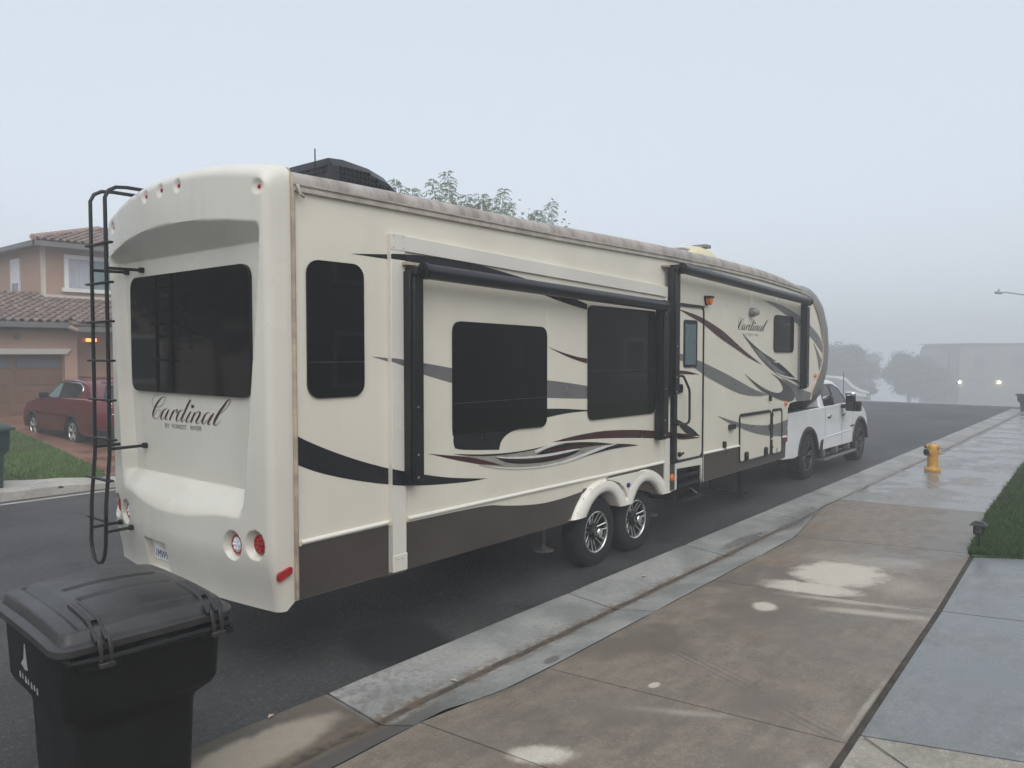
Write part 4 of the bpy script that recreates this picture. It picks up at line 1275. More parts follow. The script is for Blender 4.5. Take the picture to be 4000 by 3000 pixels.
# stripes
LAYER = dict(swirl_red=1, swirl_taupe=2, swirl_black_up=3, swirl_eye=4, swirl_eye_red=5, swirl_lens=4, swirl_lens_red=5, swirl_white_a=6, swirl_white_b=6, swirl_white_c=6, swirl_tail=3, swirl_tail_red=4,
             front_swirl=1, front_swirl_light=2, front_swirl_eye=3, front_swirl_white=4, front_swirl_white2=4, dark_wedge=1, gray_mid_l=0, gray_mid_r=0)
COLR = dict(tail_black='decal_black', arc_black='decal_black', gray_mid_l='decal_gray', gray_mid_r='decal_gray', black_mid='decal_black', maroon_small='decal_maroon', maroon_low='decal_maroon',
            swirl_red='decal_maroon', swirl_taupe='decal_taupe', swirl_black_up='decal_black', swirl_eye='decal_black', swirl_eye_red='decal_maroon', swirl_lens='decal_black', swirl_lens_red='decal_maroon',
            swirl_white_a='decal_white', swirl_white_b='decal_white', swirl_white_c='decal_white', swirl_tail='decal_black', swirl_tail_red='decal_maroon',
            door_maroon='decal_maroon', gray_door='decal_gray', maroon_door_mid='decal_maroon', maroon_door_low='decal_maroon', dark_wedge='decal_black', gray_cargo='decal_gray',
            front_gray_top='decal_gray', front_gray_fin='decal_gray', front_swirl='decal_dkgray', front_swirl_light='decal_gray', front_swirl_white='decal_white', front_swirl_white2='decal_white',
            front_swirl_eye='decal_black', front_hook='decal_dkgray', front_fan='decal_gray')
SEG = [(0, 4.04, 4.60), (4.04, 4.185, 4.55), (4.185, 8.478, 4.57), (8.478, 8.605, 4.55), (8.605, 20, 4.594)]
DEC['door_maroon'] = (4.6, [(8.879, 2.896), (9.101, 2.872), (9.332, 2.846), (9.555, 2.808), (9.82, 2.751), (10.167, 2.663), (10.457, 2.562), (10.73, 2.459), (11.01, 2.359), (11.303, 2.266), (11.63, 2.164), (11.304, 2.231), (11.012, 2.302), (10.731, 2.386), (10.46, 2.457), (10.2, 2.53), (9.995, 2.592), (9.738, 2.683), (9.557, 2.736), (9.333, 2.786), (9.102, 2.84)])
DEC['blk_under'] = (4.57, [(4.735, 1.80), (4.735, 1.64), (4.755, 1.615), (4.745, 1.592), (4.755, 1.545), (4.781, 1.501), (5.352, 1.449), (5.371, 1.511), (5.41, 1.55), (5.461, 1.581), (5.573, 1.613), (5.75, 1.63), (5.75, 1.80)])
COLR['blk_under'] = 'decal_black'
for k, (y0, p) in DEC.items():
    if k == 'door_maroon_a':
        continue
    p = chaikin(p, 2, 58)
    for xa, xb, y in SEG:
        c = clipx(p, xa, xb)
        if len(c) < 3 or max(q[0] for q in c) - min(q[0] for q in c) < .004:
            continue
        b = MB()
        yy = y - .0016 - .0011 * LAYER.get(k, 0)
        b.prism(c, yy, y + .001, XZ)
        b.build('stripe', K[COLR[k]], RV, smooth=False)

# windows of the side
def pane(p, y, m='glass_dark', th=.016, parent=RV, name='window'):
    b = MB()
    b.prism(p, y - th, y + .004, XZ)
    return b.build(name, K[m], parent, ang=40)
pane(rrect(3.285, 3.797, 2.013, 3.003, .10), 4.60)
pane(rpoly([(4.735, 1.640), (6.066, 1.612), (6.066, 2.592), (4.735, 2.612)], .10), 4.57)
pane(rpoly([(6.797, 1.622), (8.228, 1.614), (8.222, 2.80), (8.21, 2.835), (6.790, 2.845)], .08), 4.57, 'glass_brown')
pane(rrect(12.125, 13.01, 2.345, 2.945, .09), 4.60)
for x0, x1, z, y in ((3.29, 3.79, 2.272, 4.60), (4.74, 6.06, 1.905, 4.57), (6.80, 8.225, 2.145, 4.57)):
    b = MB()
    b.box(x0, x1, y - .0175, y - .014, z - .002, z + .002)
    b.build('vent_line', K['decal_dkgray'], RV, smooth=False)

# awnings
def awning(arms, tube, name='awning'):
    """arms: (x0, x1, z0, z1); tube: two ends of the fabric roll"""
    (p, q, r) = tube
    b = MB()
    n = 14
    b.tube([tuple(p[i] + (q[i] - p[i]) * k / n for i in range(3)) for k in range(n + 1)], r, 18)
    a = b.build(name, K['black_awning'], RV, ang=50)
    d = Vector(q) - Vector(p)
    d.normalize()
    for e, s in ((Vector(p), -1), (Vector(q), 1)):
        b = MB()
        b.tube([e - d * s * .01, e + d * s * .035, e + d * s * .04], [r * 1.08, r * 1.08, r * .7], 18)
        b.tube([e + d * s * .03, e + d * s * .065], .02, 10)
        b.build('end_cap', K['black'], a)
    for x0, x1, z0, z1 in arms:
        b = MB()
        b.box(x0, x1, 4.475, 4.555, z0, z1)
        b.box(x0 + .015, x1 - .015, 4.44, 4.476, z0 + .03, z1 - .05)
        arm = b.build('arm', K['black'], a, bevel=.006)
        b = MB()
        for z in (z0 + .06, z0 + .24, z0 + .62, z1 - .04):
            if z < z1:
                b.lathe([(.010, 0), (.008, .004)], lambda u, v, h: (x0 + .05 + u, 4.437 - h, z + v), 8)
        b.build('bolt', K['steel'], arm)
        b = MB()
        b.box(x0 + .02, x1 - .02, 4.42, 4.56, z1 - .03, z1 + .03)
        b.build('bracket', K['black'], arm, bevel=.006)
    return a
a1 = awning([(4.165, 4.295, 1.29, 2.985), (8.225, 8.375, 1.29, 2.85)], ((4.285, 4.42, 2.985), (8.165, 4.42, 2.895), .062))
a2 = awning([(8.515, 8.655, 1.80, 3.385), (13.22, 13.37, 1.725, 3.165)], ((8.665, 4.42, 3.375), (13.22, 4.42, 3.205), .064))
b = MB()
b.box(8.43, 8.60, 4.53, 4.60, 3.385, 3.41)
b.build('mount_rail', K['trim_tan'], a2, bevel=.004)
b = MB()
b.box(4.15, 4.30, 4.50, 4.57, 3.03, 3.055)
b.build('mount_rail', K['trim_tan'], a1, bevel=.004)

# entry door
b = MB()
DP = rpoly([(8.835, .955), (9.60, .950), (9.60, 2.955), (8.835, 2.965)], .10)
b.prism(DP, 4.5965, 4.605, XZ)
door = b.build('entry_door', K['gelcoat'], RV, smooth=False)
b = MB()
b.tube([(x, 4.592, z) for x, z in DP], .014, 8, closed=True)
b.tube([(9.605, 4.593, .60), (9.605, 4.593, 1.0)], .011, 8)
b.box(8.85, 9.60, 4.575, 4.60, 2.935, 2.965)
b.box(8.66, 8.735, 4.52, 4.60, .96, 1.80)
b.box(8.735, 9.60, 4.585, 4.60, .935, .962)
b.build('door_frame', K['black'], door)
b = MB()
b.prism(rrect(9.03, 9.405, 2.15, 2.765, .04), 4.583, 4.597, XZ)
dwf = b.build('door_window', K['black'], door)
b = MB()
b.prism(rrect(9.055, 9.36, 2.185, 2.71, .02), 4.5815, 4.584, XZ)
b.build('pane', K['glass_door'], dwf)
b = MB()
b.tube([(8.72, 4.58, 2.055), (8.74, 4.50, 2.055), (8.84, 4.495, 2.045), (8.90, 4.495, 1.99), (9.00, 4.495, 1.88), (9.015, 4.495, 1.84), (9.02, 4.495, 1.50), (9.00, 4.495, 1.455), (8.93, 4.495, 1.435), (8.70, 4.50, 1.445), (8.69, 4.58, 1.445)], .016, 10)
b.build('grab_rail', K['black'], RV)
b = MB()
b.prism(rrect(8.90, 8.97, 1.83, 1.94, .015), 4.565, 4.597, XZ)
b.box(8.915, 8.955, 4.553, 4.566, 1.86, 1.92)
b.build('handle', K['black'], door, bevel=.004)
b = MB()
b.lathe([(.03, 0), (.03, .03), (.022, .04)], lambda p, q, h: (8.925 + p, 4.597 - h, 1.04 + q), 16)
b.cyl((8.925, 4.56, 1.04), (8.96, 4.54, 1.06), .014)
b.build('deadbolt', K['black'], door)
b = MB()
b.prism(rrect(8.615, 8.665, 1.30, 1.46, .01), 4.53, 4.60, XZ)
b.build('door_holder', K['black'], RV)
b = MB()
b.lathe([(.022, 0), (.022, .01)], lambda p, q, h: (8.655 + p, 4.60 - h, 1.20 + q), 12)
b.build('keyhole_cap', K['metal_gray'], RV)

# step well and folding steps
b = MB()
b.prism([(8.825, .93), (9.605, .945), (9.642, .595), (9.60, .595), (9.553, .835), (8.866, .858), (8.871, .595), (8.825, .595)], 4.588, 4.66, XZ)
well = b.build('step_frame', K['flange'], RV, bevel=.004)
b = MB()
b.box(8.873, 9.552, 4.74, 5.2, .44, .832)
b.box(8.873, 8.885, 4.605, 4.74, .44, .84)
b.box(9.54, 9.552, 4.605, 4.74, .44, .83)
b.box(8.873, 9.552, 4.605, 4.74, .822, .832)
b.build('step_well', K['chassis'], well)
stp = None
for i, (z, y0) in enumerate(((.75, 4.62), (.64, 4.58), (.455, 4.53))):
    b = MB()
    b.box(8.90, 9.52, y0, y0 + .22, z - .022, z)
    b.box(8.90, 9.52, y0 - .006, y0 + .012, z - .03, z + .006)
    for k in range(6):
        b.box(8.93 + .1 * k, 8.95 + .1 * k, y0 + .02, y0 + .2, z, z + .005)
    b.build('step', K['black'], RV, bevel=.003)
b = MB()
for x in (8.905, 9.515):
    b.tube([(x, 4.95, .80), (x, 4.75, .66), (x, 4.80, .56), (x, 4.62, .45)], .014, 8)
b.box(9.0, 9.2, 4.9, 4.98, .5, .78)
b.build('step_arm', K['metal_gray'], RV)

# baggage doors
def bag(p, hinge):
    b = MB()
    b.prism(p, 4.594, 4.604, XZ)
    d = b.build('cargo_door', K['gelcoat'], RV, smooth=False)
    b = MB()
    b.tube([(x, 4.592, z) for x, z in p], .014, 8, closed=True)
    zt = max(z for x, z in p)
    x0, x1 = min(x for x, z in p), max(x for x, z in p)
    if hinge:
        b.box(x0 + .06, x1 - .06, 4.574, 4.602, zt - .03, zt + .012)
    else:
        b.box(x0 + .05, x1 - .05, 4.58, 4.602, zt - .028, zt + .008)
    b.build('frame', K['black'], d)
    return d
c1 = bag(rpoly([(10.835, .722), (12.035, .716), (12.035, 1.42), (10.822, 1.428)], .07), True)
c2 = bag(rpoly([(12.10, .716), (12.535, .708), (12.51, 1.425), (12.10, 1.432)], .07), False)
for x in (11.07, 11.832):
    b = MB()
    b.prism(rrect(x - .055, x + .055, .72, .86, .04), 4.568, 4.595, XZ)
    b.box(x - .03, x + .03, 4.556, 4.570, .74, .80)
    b.build('latch', K['black'], c1, bevel=.005)
b = MB()
b.prism([(12.325, .725), (12.365, .768), (12.325, .81), (12.285, .768)], 4.5915, 4.595, XZ)
b.build('warning_diamond', K['decal_maroon'], c2, smooth=False)
b = MB()
b.prism([(12.325, .742), (12.348, .768), (12.325, .793), (12.302, .768)], 4.5905, 4.592, XZ)
b.build('diamond_center', K['decal_white'], c2, smooth=False)
for z in (1.35, 1.16, .83):
    b = MB()
    b.box(12.09, 12.125, 4.574, 4.595, z - .02, z + .02)
    b.build('hinge', K['black'], c2, bevel=.004)
for nm, x, z, sx, sz, dp in (('outlet_cover', 10.525, 1.275, .085, .035, .05), ('cable_inlet', 10.285, 1.04, .025, .045, .04), ('clip', 11.985, 1.62, .02, .045, .04), ('clip', 12.0, 1.16, .02, .05, .03)):
    b = MB()
    b.prism(rrect(x - sx, x + sx, z - sz, z + sz, .012), 4.60 - dp, 4.60, XZ)
    b.build(nm, K['black'], RV, bevel=.006)
b = MB()
b.tube([(10.29, 4.57, 1.0), (10.31, 4.56, .95), (10.35, 4.575, .90)], .006, 6)
b.build('cable', K['black'], RV)
for x, z, r in ((14.13, 1.932, .038), (12.69, 1.503, .040), (8.735, .762, .048)):
    b = MB()
    b.lathe([(r, 0), (r, .012), (r * .7, .026), (r * .2, .03)], lambda p, q, h: (x + p, 4.595 - h, z + q), 16)
    b.build('side_marker', K['lens_amber'], RV)
# porch lamp with amber shade and the round speaker lamp
b = MB()
b.prism([(9.615, 3.105), (9.735, 3.105), (9.735, 3.06), (9.705, 2.99), (9.675, 2.968), (9.645, 2.99), (9.615, 3.06)], 4.575, 4.60, XZ)
b.box(9.618, 9.732, 4.50, 4.575, 3.072, 3.102)
pl = b.build('porch_lamp', K['black'], RV, bevel=.006)
b = MB()
b.prism(rpoly([(9.622, 3.072), (9.728, 3.072), (9.705, 3.0), (9.675, 2.975), (9.645, 3.0)], .03), 4.515, 4.574, XZ)
b.build('lamp_shade', K['lens_amber'], pl, bevel=.012)
b = MB()
b.lathe([(.070, 0), (.070, .03), (.066, .07), (.05, .085)], lambda p, q, h: (11.19 + p, 4.60 - h, 2.945 + q), 24)
spk = b.build('scare_lamp', K['metal_gray'], RV)
b = MB()
b.lathe([(.052, .08), (.050, .115), (.034, .135), (.008, .14)], lambda p, q, h: (11.19 + p, 4.60 - h, 2.943 + q), 20)
b.build('lens', K['lamp_glass'], spk)
# lettering on the side
SW = 1.135 / 1.206
script('script_lettering', lambda X, Z, d: (10.745 + X * SW, 4.5965 - d, 2.853 + Z * .90 - .008 * X), K['decal_black'], RV, 1.45)
for wd_, u0_ in (('BY', 0), ('FOREST', .074), ('RIVER', .257)):
    text_mesh(wd_, .042, lambda u, v: (10.985 + (u0_ + u) * 1.42, 4.597, 2.600 + v - (u0_ + u) * .02), 'lettering', K['decal_gray'], RV)

# fender skirt over the two wheels
WX = (7.06, 7.915)
ARC = [((.665, .592), 4.598), ((.66, .588), 4.555), ((.63, .57), 4.52), ((.54, .515), 4.505), ((.46, .468), 4.512), ((.435, .452), 4.53), ((.43, .448), 4.56), ((.43, .448), 4.74)]
b = MB()
for j, x0 in enumerate((7.10, 7.965)):
    n = 30
    vs = []
    for i in range(n + 1):
        a = pi * i / n
        for (rx, rz), y in ARC:
            if j == 0:
                k = 1.0
                lim = -.0
            zz = .37 + rz * sin(a)
            xx = x0 - rx * cos(a) * (1 if (cos(a) > 0) == (j == 0) else .78)
            vs.append((xx, y, max(zz, .612 if abs(cos(a)) > .3 else zz)))
    m = len(ARC)
    b.add(vs, [(i * m + k, i * m + m + k, i * m + m + k + 1, i * m + k + 1) for i in range(n) for k in range(m - 1)])
b.prism([(7.20, .935), (7.36, .89), (7.47, .82), (7.55, .70), (7.62, .82), (7.72, .89), (7.86, .935), (7.95, .950), (7.12, .952)], 4.515, 4.60, XZ)
b.prism([(7.42, .64), (7.56, .62), (7.60, .66), (7.60, .80), (7.50, .80)], 4.540, 4.60, XZ)
fen = b.build('fender_skirt', K['molding'], RV, ang=45)
b = MB()
b.lathe([(.036, 0), (.036, .006), (.028, .010)], lambda p, q, h: (7.555 + p * 1.1, 4.515 - h, .835 + q * .75), 20)
b.build('badge', K['badge_blue'], fen)
for x, z in ((6.53, .68), (6.64, .82), (6.78, .90), (6.97, .945)):
    b = MB()
    b.lathe([(.008, 0), (.006, .004)], lambda p, q, h: (x + .03 + p, 4.53 - h, z - .01 + q), 8)
    b.build('screw', K['steel'], fen)

def tyre_prof(R, wd, rim):
    h = wd / 2
    return [(rim, -h * .86), (rim + .02, -h * .95), (R * .80, -h), (R * .93, -h * .93), (R * .985, -h * .74), (R, -h * .45), (R, h * .45), (R * .985, h * .74), (R * .93, h * .93), (R * .80, h), (rim + .02, h * .95), (rim, h * .86)]

def trailer_wheel(cx, cz, yo):
    R, wd, rim = .388, .22, .225
    yc = yo + wd / 2
    fn = lambda p, q, h: (cx + p, yc - h, cz + q)
    b = MB()
    b.lathe(tyre_prof(R, wd, rim), fn, 44, cap=False)
    for k in range(-2, 3):
        pass
    w = b.build('wheel', K['black_rubber'], RV, ang=40)
    b = MB()
    b.lathe([(.222, .098), (.214, .060), (.20, .02), (.075, .015), (.07, .02), (.02, .02)], fn, 36, cap='end')
    b.build('rim_dish', K['black'], w, ang=40)
    b = MB()
    b.lathe([(.229, .085), (.229, .106), (.222, .110), (.212, .100), (.212, .07)], fn, 44, cap=False)
    b.build('rim_lip', K['alloy'], w)
    for k in range(7):
        for s in (-1, 1):
            b = MB()
            a = 2 * pi * k / 7 + .16
            r0, r1 = .072, .216
            pts = []
            for t in (0, .35, .7, 1):
                r = r0 + (r1 - r0) * t
                off_ = s * (.020 + .014 * t)
                pts.append(fn(r * cos(a) - off_ * sin(a), r * sin(a) + off_ * cos(a), .045 + .045 * t))
            b.tube(pts, [.0085, .008, .008, .0095], 6)
            b.build('spoke', K['alloy'], w)
    b = MB()
    b.lathe([(.074, .02), (.074, .075), (.062, .085), (.06, .10)], fn, 24)
    for k in range(8):
        a = 2 * pi * k / 8
        b.lathe([(.012, 0), (.012, .03), (.006, .036)], lambda p, q, h: fn(.092 * cos(a) + p, .092 * sin(a) + q, .03 + h), 8)
    b.build('hub', K['black'], w)
    b = MB()
    b.lathe([(.047, .09), (.050, .10), (.050, .15), (.044, .16), (.012, .162)], fn, 24)
    b.build('hub_cap', K['chrome'], w, ang=30)
    return w
w1 = trailer_wheel(7.045, .374, 4.605)
w2 = copy_tree(w1, RV)
w2.location.x = .848
for dx in (0, .848):
    b = MB()
    b.lathe(tyre_prof(.388, .22, .225), lambda p, q, h: (7.045 + dx + p, 6.85 - h, .374 + q), 24)
    b.build('wheel', K['black_rubber'], RV)

# stabiliser jacks, landing gear
def jack(x, y, z0=.19):
    b = MB()
    b.cyl((x, y, .60), (x, y, z0 + .10), .034, 12)
    b.cyl((x, y, z0 + .12), (x, y, z0), .022, 12)
    b.lathe([(.115, z0), (.115, z0 + .012), (.06, z0 + .025), (.03, z0 + .05)], lambda p, q, h: (x + p, y + q, h), 20)
    b.build('stabiliser_jack', K['grime'], RV)
jack(6.62, 5.02)
jack(8.93, 5.02, .20)
for y in (4.89, 6.74):
    b = MB()
    b.box(11.55, 11.63, y - .04, y + .04, .12, .62)
    b.box(11.45, 11.73, y - .11, y + .11, .10, .125)
    b.build('landing_leg', K['chassis'], RV)
b = MB()
b.tube([(10.0, 5.2, .42), (10.6, 4.95, .33), (11.1, 4.85, .26)], .018, 8)
b.tube([(10.62, 4.95, .33), (10.62, 4.95, .55)], .014, 8)
b.build('sewer_hose_support', K['chassis'], RV)
b = MB()
b.box(13.15, 13.75, 5.45, 6.2, 1.0, 1.50)
b.cyl((13.75, 5.82, 1.05), (13.75, 5.82, 1.35), .05)
b.build('pin_box', K['chassis'], RV, bevel=.02)

# air conditioner, antenna, roof fittings
AC = [(4.20, 5.47), (4.20, 6.17), (5.02, 6.17), (5.02, 5.47)]
b = MB()
sec = [(4.12, .06, .0), (4.20, .045, .335), (4.35, .04, .345), (4.64, .045, .32), (4.83, .05, .27), (4.98, .07, .18), (5.13, .10, .06), (5.17, .12, 0)]
vs = []
for x, ins, h in sec:
    z0 = 3.70
    vs += [(x, 5.43 + ins * .4, z0), (x, 5.43 + ins, z0 + h * .78), (x, 5.43 + ins + .06, z0 + h), (x, 6.21 - ins - .06, z0 + h), (x, 6.21 - ins, z0 + h * .78), (x, 6.21 - ins * .4, z0)]
b.add(vs, [(i * 6 + k, i * 6 + 6 + k, i * 6 + 7 + k, i * 6 + k + 1) for i in range(len(sec) - 1) for k in range(5)] + [(0, 1, 2, 3, 4, 5)])
ac = b.build('air_conditioner', K['black_awning'], RV, ang=28)
b = MB()
for i in range(13):
    for j in range(5):
        x = 4.27 + i * .045
        z = 3.76 + j * .045
        if z < 3.99 - max(0, x - 4.5) * .45:
            b.box(x, x + .026, 5.438 + .028 * (z - 3.7) / .3, 5.455 + .03, z, z + .026)
b.build('grille', K['chassis'], ac, smooth=False)
b = MB()
for i in range(13):
    for j in range(5):
        y, z = 5.53 + i * .046, 3.755 + j * .046
        b.box(4.118 + (z - 3.7) / .335 * .08, 4.16 + (z - 3.7) / .335 * .08, y, y + .028, z, z + .028)
b.build('grille', K['chassis'], ac, smooth=False)
b = MB()
b.tube([(4.13, 5.63, 3.68), (4.13, 5.63, 4.115)], .006, 6)
b.build('antenna', K['black'], RV)
for x, y, h in ((10.76, 5.55, .17), (10.25, 5.70, .15)):
    b = MB()
    b.box(x - .11, x + .11, y - .1, y + .1, 3.66, 3.74 + h)
    b.box(x - .13, x + .13, y - .12, y + .12, 3.74 + h, 3.78 + h)
    b.build('roof_vent', K['white_plastic'], RV, bevel=.015)
b = MB()
sec = [(10.9, .02), (11.05, .12), (11.3, .155), (11.6, .165), (11.75, .15), (12.0, .10), (12.25, .02)]
vs = []
for x, h in sec:
    vs += [(x, 5.42 + .28 * (1 - cos(pi * k / 8)), 3.76 + h * 1.85 * sin(pi * k / 8) ** .7) for k in range(9)]
b.add(vs, [(i * 9 + k, i * 9 + 9 + k, i * 9 + 10 + k, i * 9 + k + 1) for i in range(len(sec) - 1) for k in range(8)])
dm = b.build('roof_dome', K['dome_yellow'], RV, ang=50)
b = MB()
b.box(11.55, 11.75, 5.5, 5.75, 4.03, 4.085)
b.tube([(12.05, 5.6, 3.86), (12.4, 5.6, 3.78)], .05, 8)
b.build('dome_lug', K['metal_gray'], dm, bevel=.01)
# ================================================================== the pickup
TK = empty('pickup_truck', (15.6, 5.70, 0), 'white crew cab pickup truck hitched in front of the camping trailer', 'pickup truck')
TY0, TY1 = 4.76, 6.64
def arch(cx, r, z0=.45, n=10, flat=1.0):
    a0 = math.asin(min(1, max(-1, (z0 - .43) / r)))
    return [(cx + r * cos(a) * flat, .43 + r * sin(a)) for a in [a0 + (pi - 2 * a0) * k / n for k in range(n + 1)]][::-1]
rear_arch, front_arch = arch(14.33, .52, .50), arch(17.62, .51, .47)
tp = [(13.06, .50), (13.55, .47)] + rear_arch + [(15.0, .47), (17.05, .455)] + front_arch + [(18.16, .46), (18.20, .60), (18.17, .83), (18.10, 1.0), (17.93, 1.13), (17.6, 1.235), (17.1, 1.295), (16.62, 1.315), (15.02, 1.305), (13.23, 1.285), (13.19, 1.24), (13.21, .76), (13.06, .70)]
b = MB()
# shaped over three stations so that shoulders and flanks curve
sta = [(0.0, .0), (.03, .0), (.10, .0)]
b.prism(tp, TY0, TY1, XZ)
tb = b.build('body', K['paint_white'], TK, ang=38, bevel=.035)
# shoulder line and flare pressings
b = MB()
b.tube([(15.1, TY0 + .018, .70), (16.0, TY0 + .013, .71), (17.0, TY0 + .018, .735)], .022, 12)
b.build('side_pressing', K['paint_white'], tb)
# cab
b = MB()
low = [(14.98, 1.29), (15.1, 1.29), (16.62, 1.30)]
cabp = [(14.90, 1.29), (14.78, 1.66), (14.80, 1.74), (14.95, 1.80), (15.35, 1.815), (15.66, 1.775), (15.96, 1.68), (16.58, 1.31)]
n = len(cabp)
def cab_y(z):
    return .015 + .11 * max(0, (z - 1.29) / .53)
def tsh(p):
    o = []
    for x, z in p:
        k = (TY0 + cab_y(z)) / 4.75
        o.append((x * k, 2.34 + (z - 2.34) * k))
    return o
cabp = tsh(cabp)
vs = [(x, TY0 + cab_y(z), z) for x, z in cabp] + [(x, 5.70, z + (.02 if z > 1.7 else 0)) for x, z in cabp] + [(x, TY1 - cab_y(z), z) for x, z in cabp]
fs = [(k, k + 1, n + k + 1, n + k) for k in range(n - 1)] + [(n + k, n + k + 1, 2 * n + k + 1, 2 * n + k) for k in range(n - 1)]
fs += [tuple(range(n)), tuple(range(3 * n - 1, 2 * n - 1, -1))]
b.add(vs, fs)
b.build('cab', K['paint_white'], TK, ang=40, bevel=.03)
def side_glass(p, name='window'):
    b = MB()
    for s in (0, 1):
        f = (lambda u, v, d: (u, TY0 + cab_y(v) - .004 + d, v)) if s == 0 else (lambda u, v, d: (u, TY1 - cab_y(v) + .004 - d, v))
        if s == 0:
            b.prism(rpoly(tsh(p), .03), 0, .02, f)
    w = b.build(name, K['glass_car'], TK, ang=40)
    b = MB()
    b.tube([(u, TY0 + cab_y(v) - .004, v) for u, v in rpoly(tsh(p), .03)], .009, 6, closed=True)
    b.build('seal', K['black'], w)
    return w
side_glass([(15.15, 1.315), (15.74, 1.312), (15.30, 1.735), (14.93, 1.725), (14.92, 1.60)])
side_glass([(15.80, 1.312), (16.50, 1.285), (16.42, 1.40), (15.93, 1.635), (15.60, 1.718), (15.36, 1.735)])
b = MB()
b.prism(rrect(4.98, 6.42, 1.34, 1.72, .05), 0, .02, lambda p, q, d: (14.905 - .12 * (q - 1.29) / .37 - .006 + d, p, q))
b.build('rear_window', K['glass_car'], TK)
b = MB()
b.hexa([(16.66, 4.84, 1.325), (16.66, 6.56, 1.325), (15.99, 6.42, 1.70), (15.99, 4.98, 1.70), (16.67, 4.84, 1.335), (16.67, 6.56, 1.335), (16.0, 6.42, 1.71), (16.0, 4.98, 1.71)])
b.build('windscreen', K['glass_car'], TK, smooth=False)
# bed
b = MB()
b.box(13.27, 14.86, TY0 + .10, TY1 - .10, 1.262, 1.30)
b.build('bed_cover', K['black'], TK)
for y in (TY0 + .012, TY1 - .09):
    b = MB()
    b.box(13.24, 14.96, y, y + .078, 1.285, 1.318)
    b.build('bed_rail', K['black'], TK, bevel=.01)
b = MB()
b.box(13.55, 14.15, 5.35, 6.05, 1.30, 1.43)
b.tube([(13.3, 5.0, 1.33), (13.8, 5.1, 1.36), (14.3, 4.98, 1.40), (14.75, 5.05, 1.36)], .025, 8)
b.box(14.55, 14.85, 4.95, 6.4, 1.30, 1.50)
b.build('hitch', K['black'], TK, bevel=.02)
# lights, bumpers, mouldings
for za, zb in ((1.06, 1.25), (.80, 1.02)):
    b = MB()
    b.box(13.185, 13.26, TY0 - .006, TY0 + .12, za, zb)
    b.build('tail_light', K['lens_red'], TK, bevel=.015)
b = MB()
b.box(12.98, 13.50, TY0 + .02, TY1 - .02, .50, .70)
bp = b.build('rear_bumper', K['chrome'], TK, bevel=.05)
b = MB()
b.box(13.02, 13.46, TY0 + .01, TY0 + .05, .53, .64)
b.box(12.96, 13.40, TY0 + .05, TY1 - .05, .685, .715)
b.build('step_pad', K['black'], bp, bevel=.02)
for nm, cx, a in (('wheel_arch', 14.33, rear_arch), ('wheel_arch', 17.62, front_arch)):
    b = MB()
    b.tube([(x, TY0 + .004, z) for x, z in a], .040, 8)
    b.build(nm, K['black'], TK)
    b = MB()
    pp = [(x + (cx - x) * .02, z) for x, z in a]
    b.prism(pp + [(pp[-1][0], .3), (pp[0][0], .3)], TY0 + .35, TY0 + .36, XZ)
    b.build('arch_liner', K['chassis'], TK, smooth=False)
b = MB()
b.box(14.98, 17.02, TY0 - .10, TY0 + .08, .285, .335)
b.box(14.98, 17.0, TY0 - .104, TY0 - .096, .30, .325)
for x in (15.2, 16.0, 16.8):
    b.box(x - .04, x + .04, TY0 - .02, TY0 + .1, .30, .46)
b.build('running_board', K['metal_gray'], TK, bevel=.012)
b = MB()
b.box(15.0, 17.0, TY0 - .08, TY0 + .06, .336, .345)
b.build('tread', K['black'], TK)
b = MB()
b.hexa([(14.90, TY0 - .03, .36), (15.03, TY0 - .03, .36), (15.03, TY0 + .05, .36), (14.90, TY0 + .05, .36), (15.03, TY0 - .02, .66), (15.16, TY0 - .02, .68), (15.16, TY0 + .04, .68), (15.03, TY0 + .04, .66)])
b.build('mud_flap', K['black'], TK, bevel=.01)
for x, z in ((15.52, 1.105), (16.42, 1.10)):
    b = MB()
    b.box(x - .095, x + .095, TY0 - .035, TY0 - .012, z - .016, z + .018)
    b.box(x - .02, x + .03, TY0 - .02, TY0 + .01, z + .018, z + .04)
    h = b.build('handle', K['chrome'], TK, bevel=.008)
    b = MB()
    b.box(x - .09, x + .09, TY0 - .006, TY0 + .01, z - .045, z - .012)
    b.build('recess', K['black'], h)
b = MB()
for x in (15.28, 16.34, 17.08):
    b.box(x - .004, x + .004, TY0 - .002, TY0 + .01, .50, 1.27)
b.build('door_gap', K['grime'], TK, smooth=False)
b = MB()
for i, wd in enumerate((.05, .03, .05, .03, .04)):
    b.box(16.93 + i * .055, 16.93 + i * .055 + wd * .8, TY0 - .006, TY0 + .004, .79, .825)
b.build('badge', K['black'], TK)
# towing mirror
b = MB()
b.box(16.18, 16.30, 4.48, 4.66, 1.17, 1.53)
b.box(16.30, 16.42, 4.40, 4.58, 1.16, 1.37)
mi = b.build('mirror', K['black'], TK, bevel=.03)
b = MB()
b.box(16.165, 16.29, 4.475, 4.665, 1.47, 1.56)
b.build('mirror_cap', K['chrome'], mi, bevel=.035)
b = MB()
b.box(16.25, 16.40, 4.60, 4.84, 1.22, 1.30)
b.build('mirror_arm', K['black'], mi, bevel=.02)
b = MB()
b.box(16.174, 16.181, 4.50, 4.64, 1.19, 1.30)
b.build('mirror_glass', K['glass_car'], mi)
b = MB()
b.tube([(17.05, 4.95, 1.28), (17.05, 4.95, 1.92)], .006, 6)
b.build('antenna', K['black'], TK)
b = MB()
b.box(18.10, 18.26, TY0 + .04, TY1 - .04, .45, .66)
b.build('front_bumper', K['chrome'], TK, bevel=.06)
for y in (TY0 + .06, TY1 - .4):
    b = MB()
    b.box(18.10, 18.215, y, y + .34, .74, .93)
    b.build('headlight', K['lens_clear'], TK, bevel=.03)
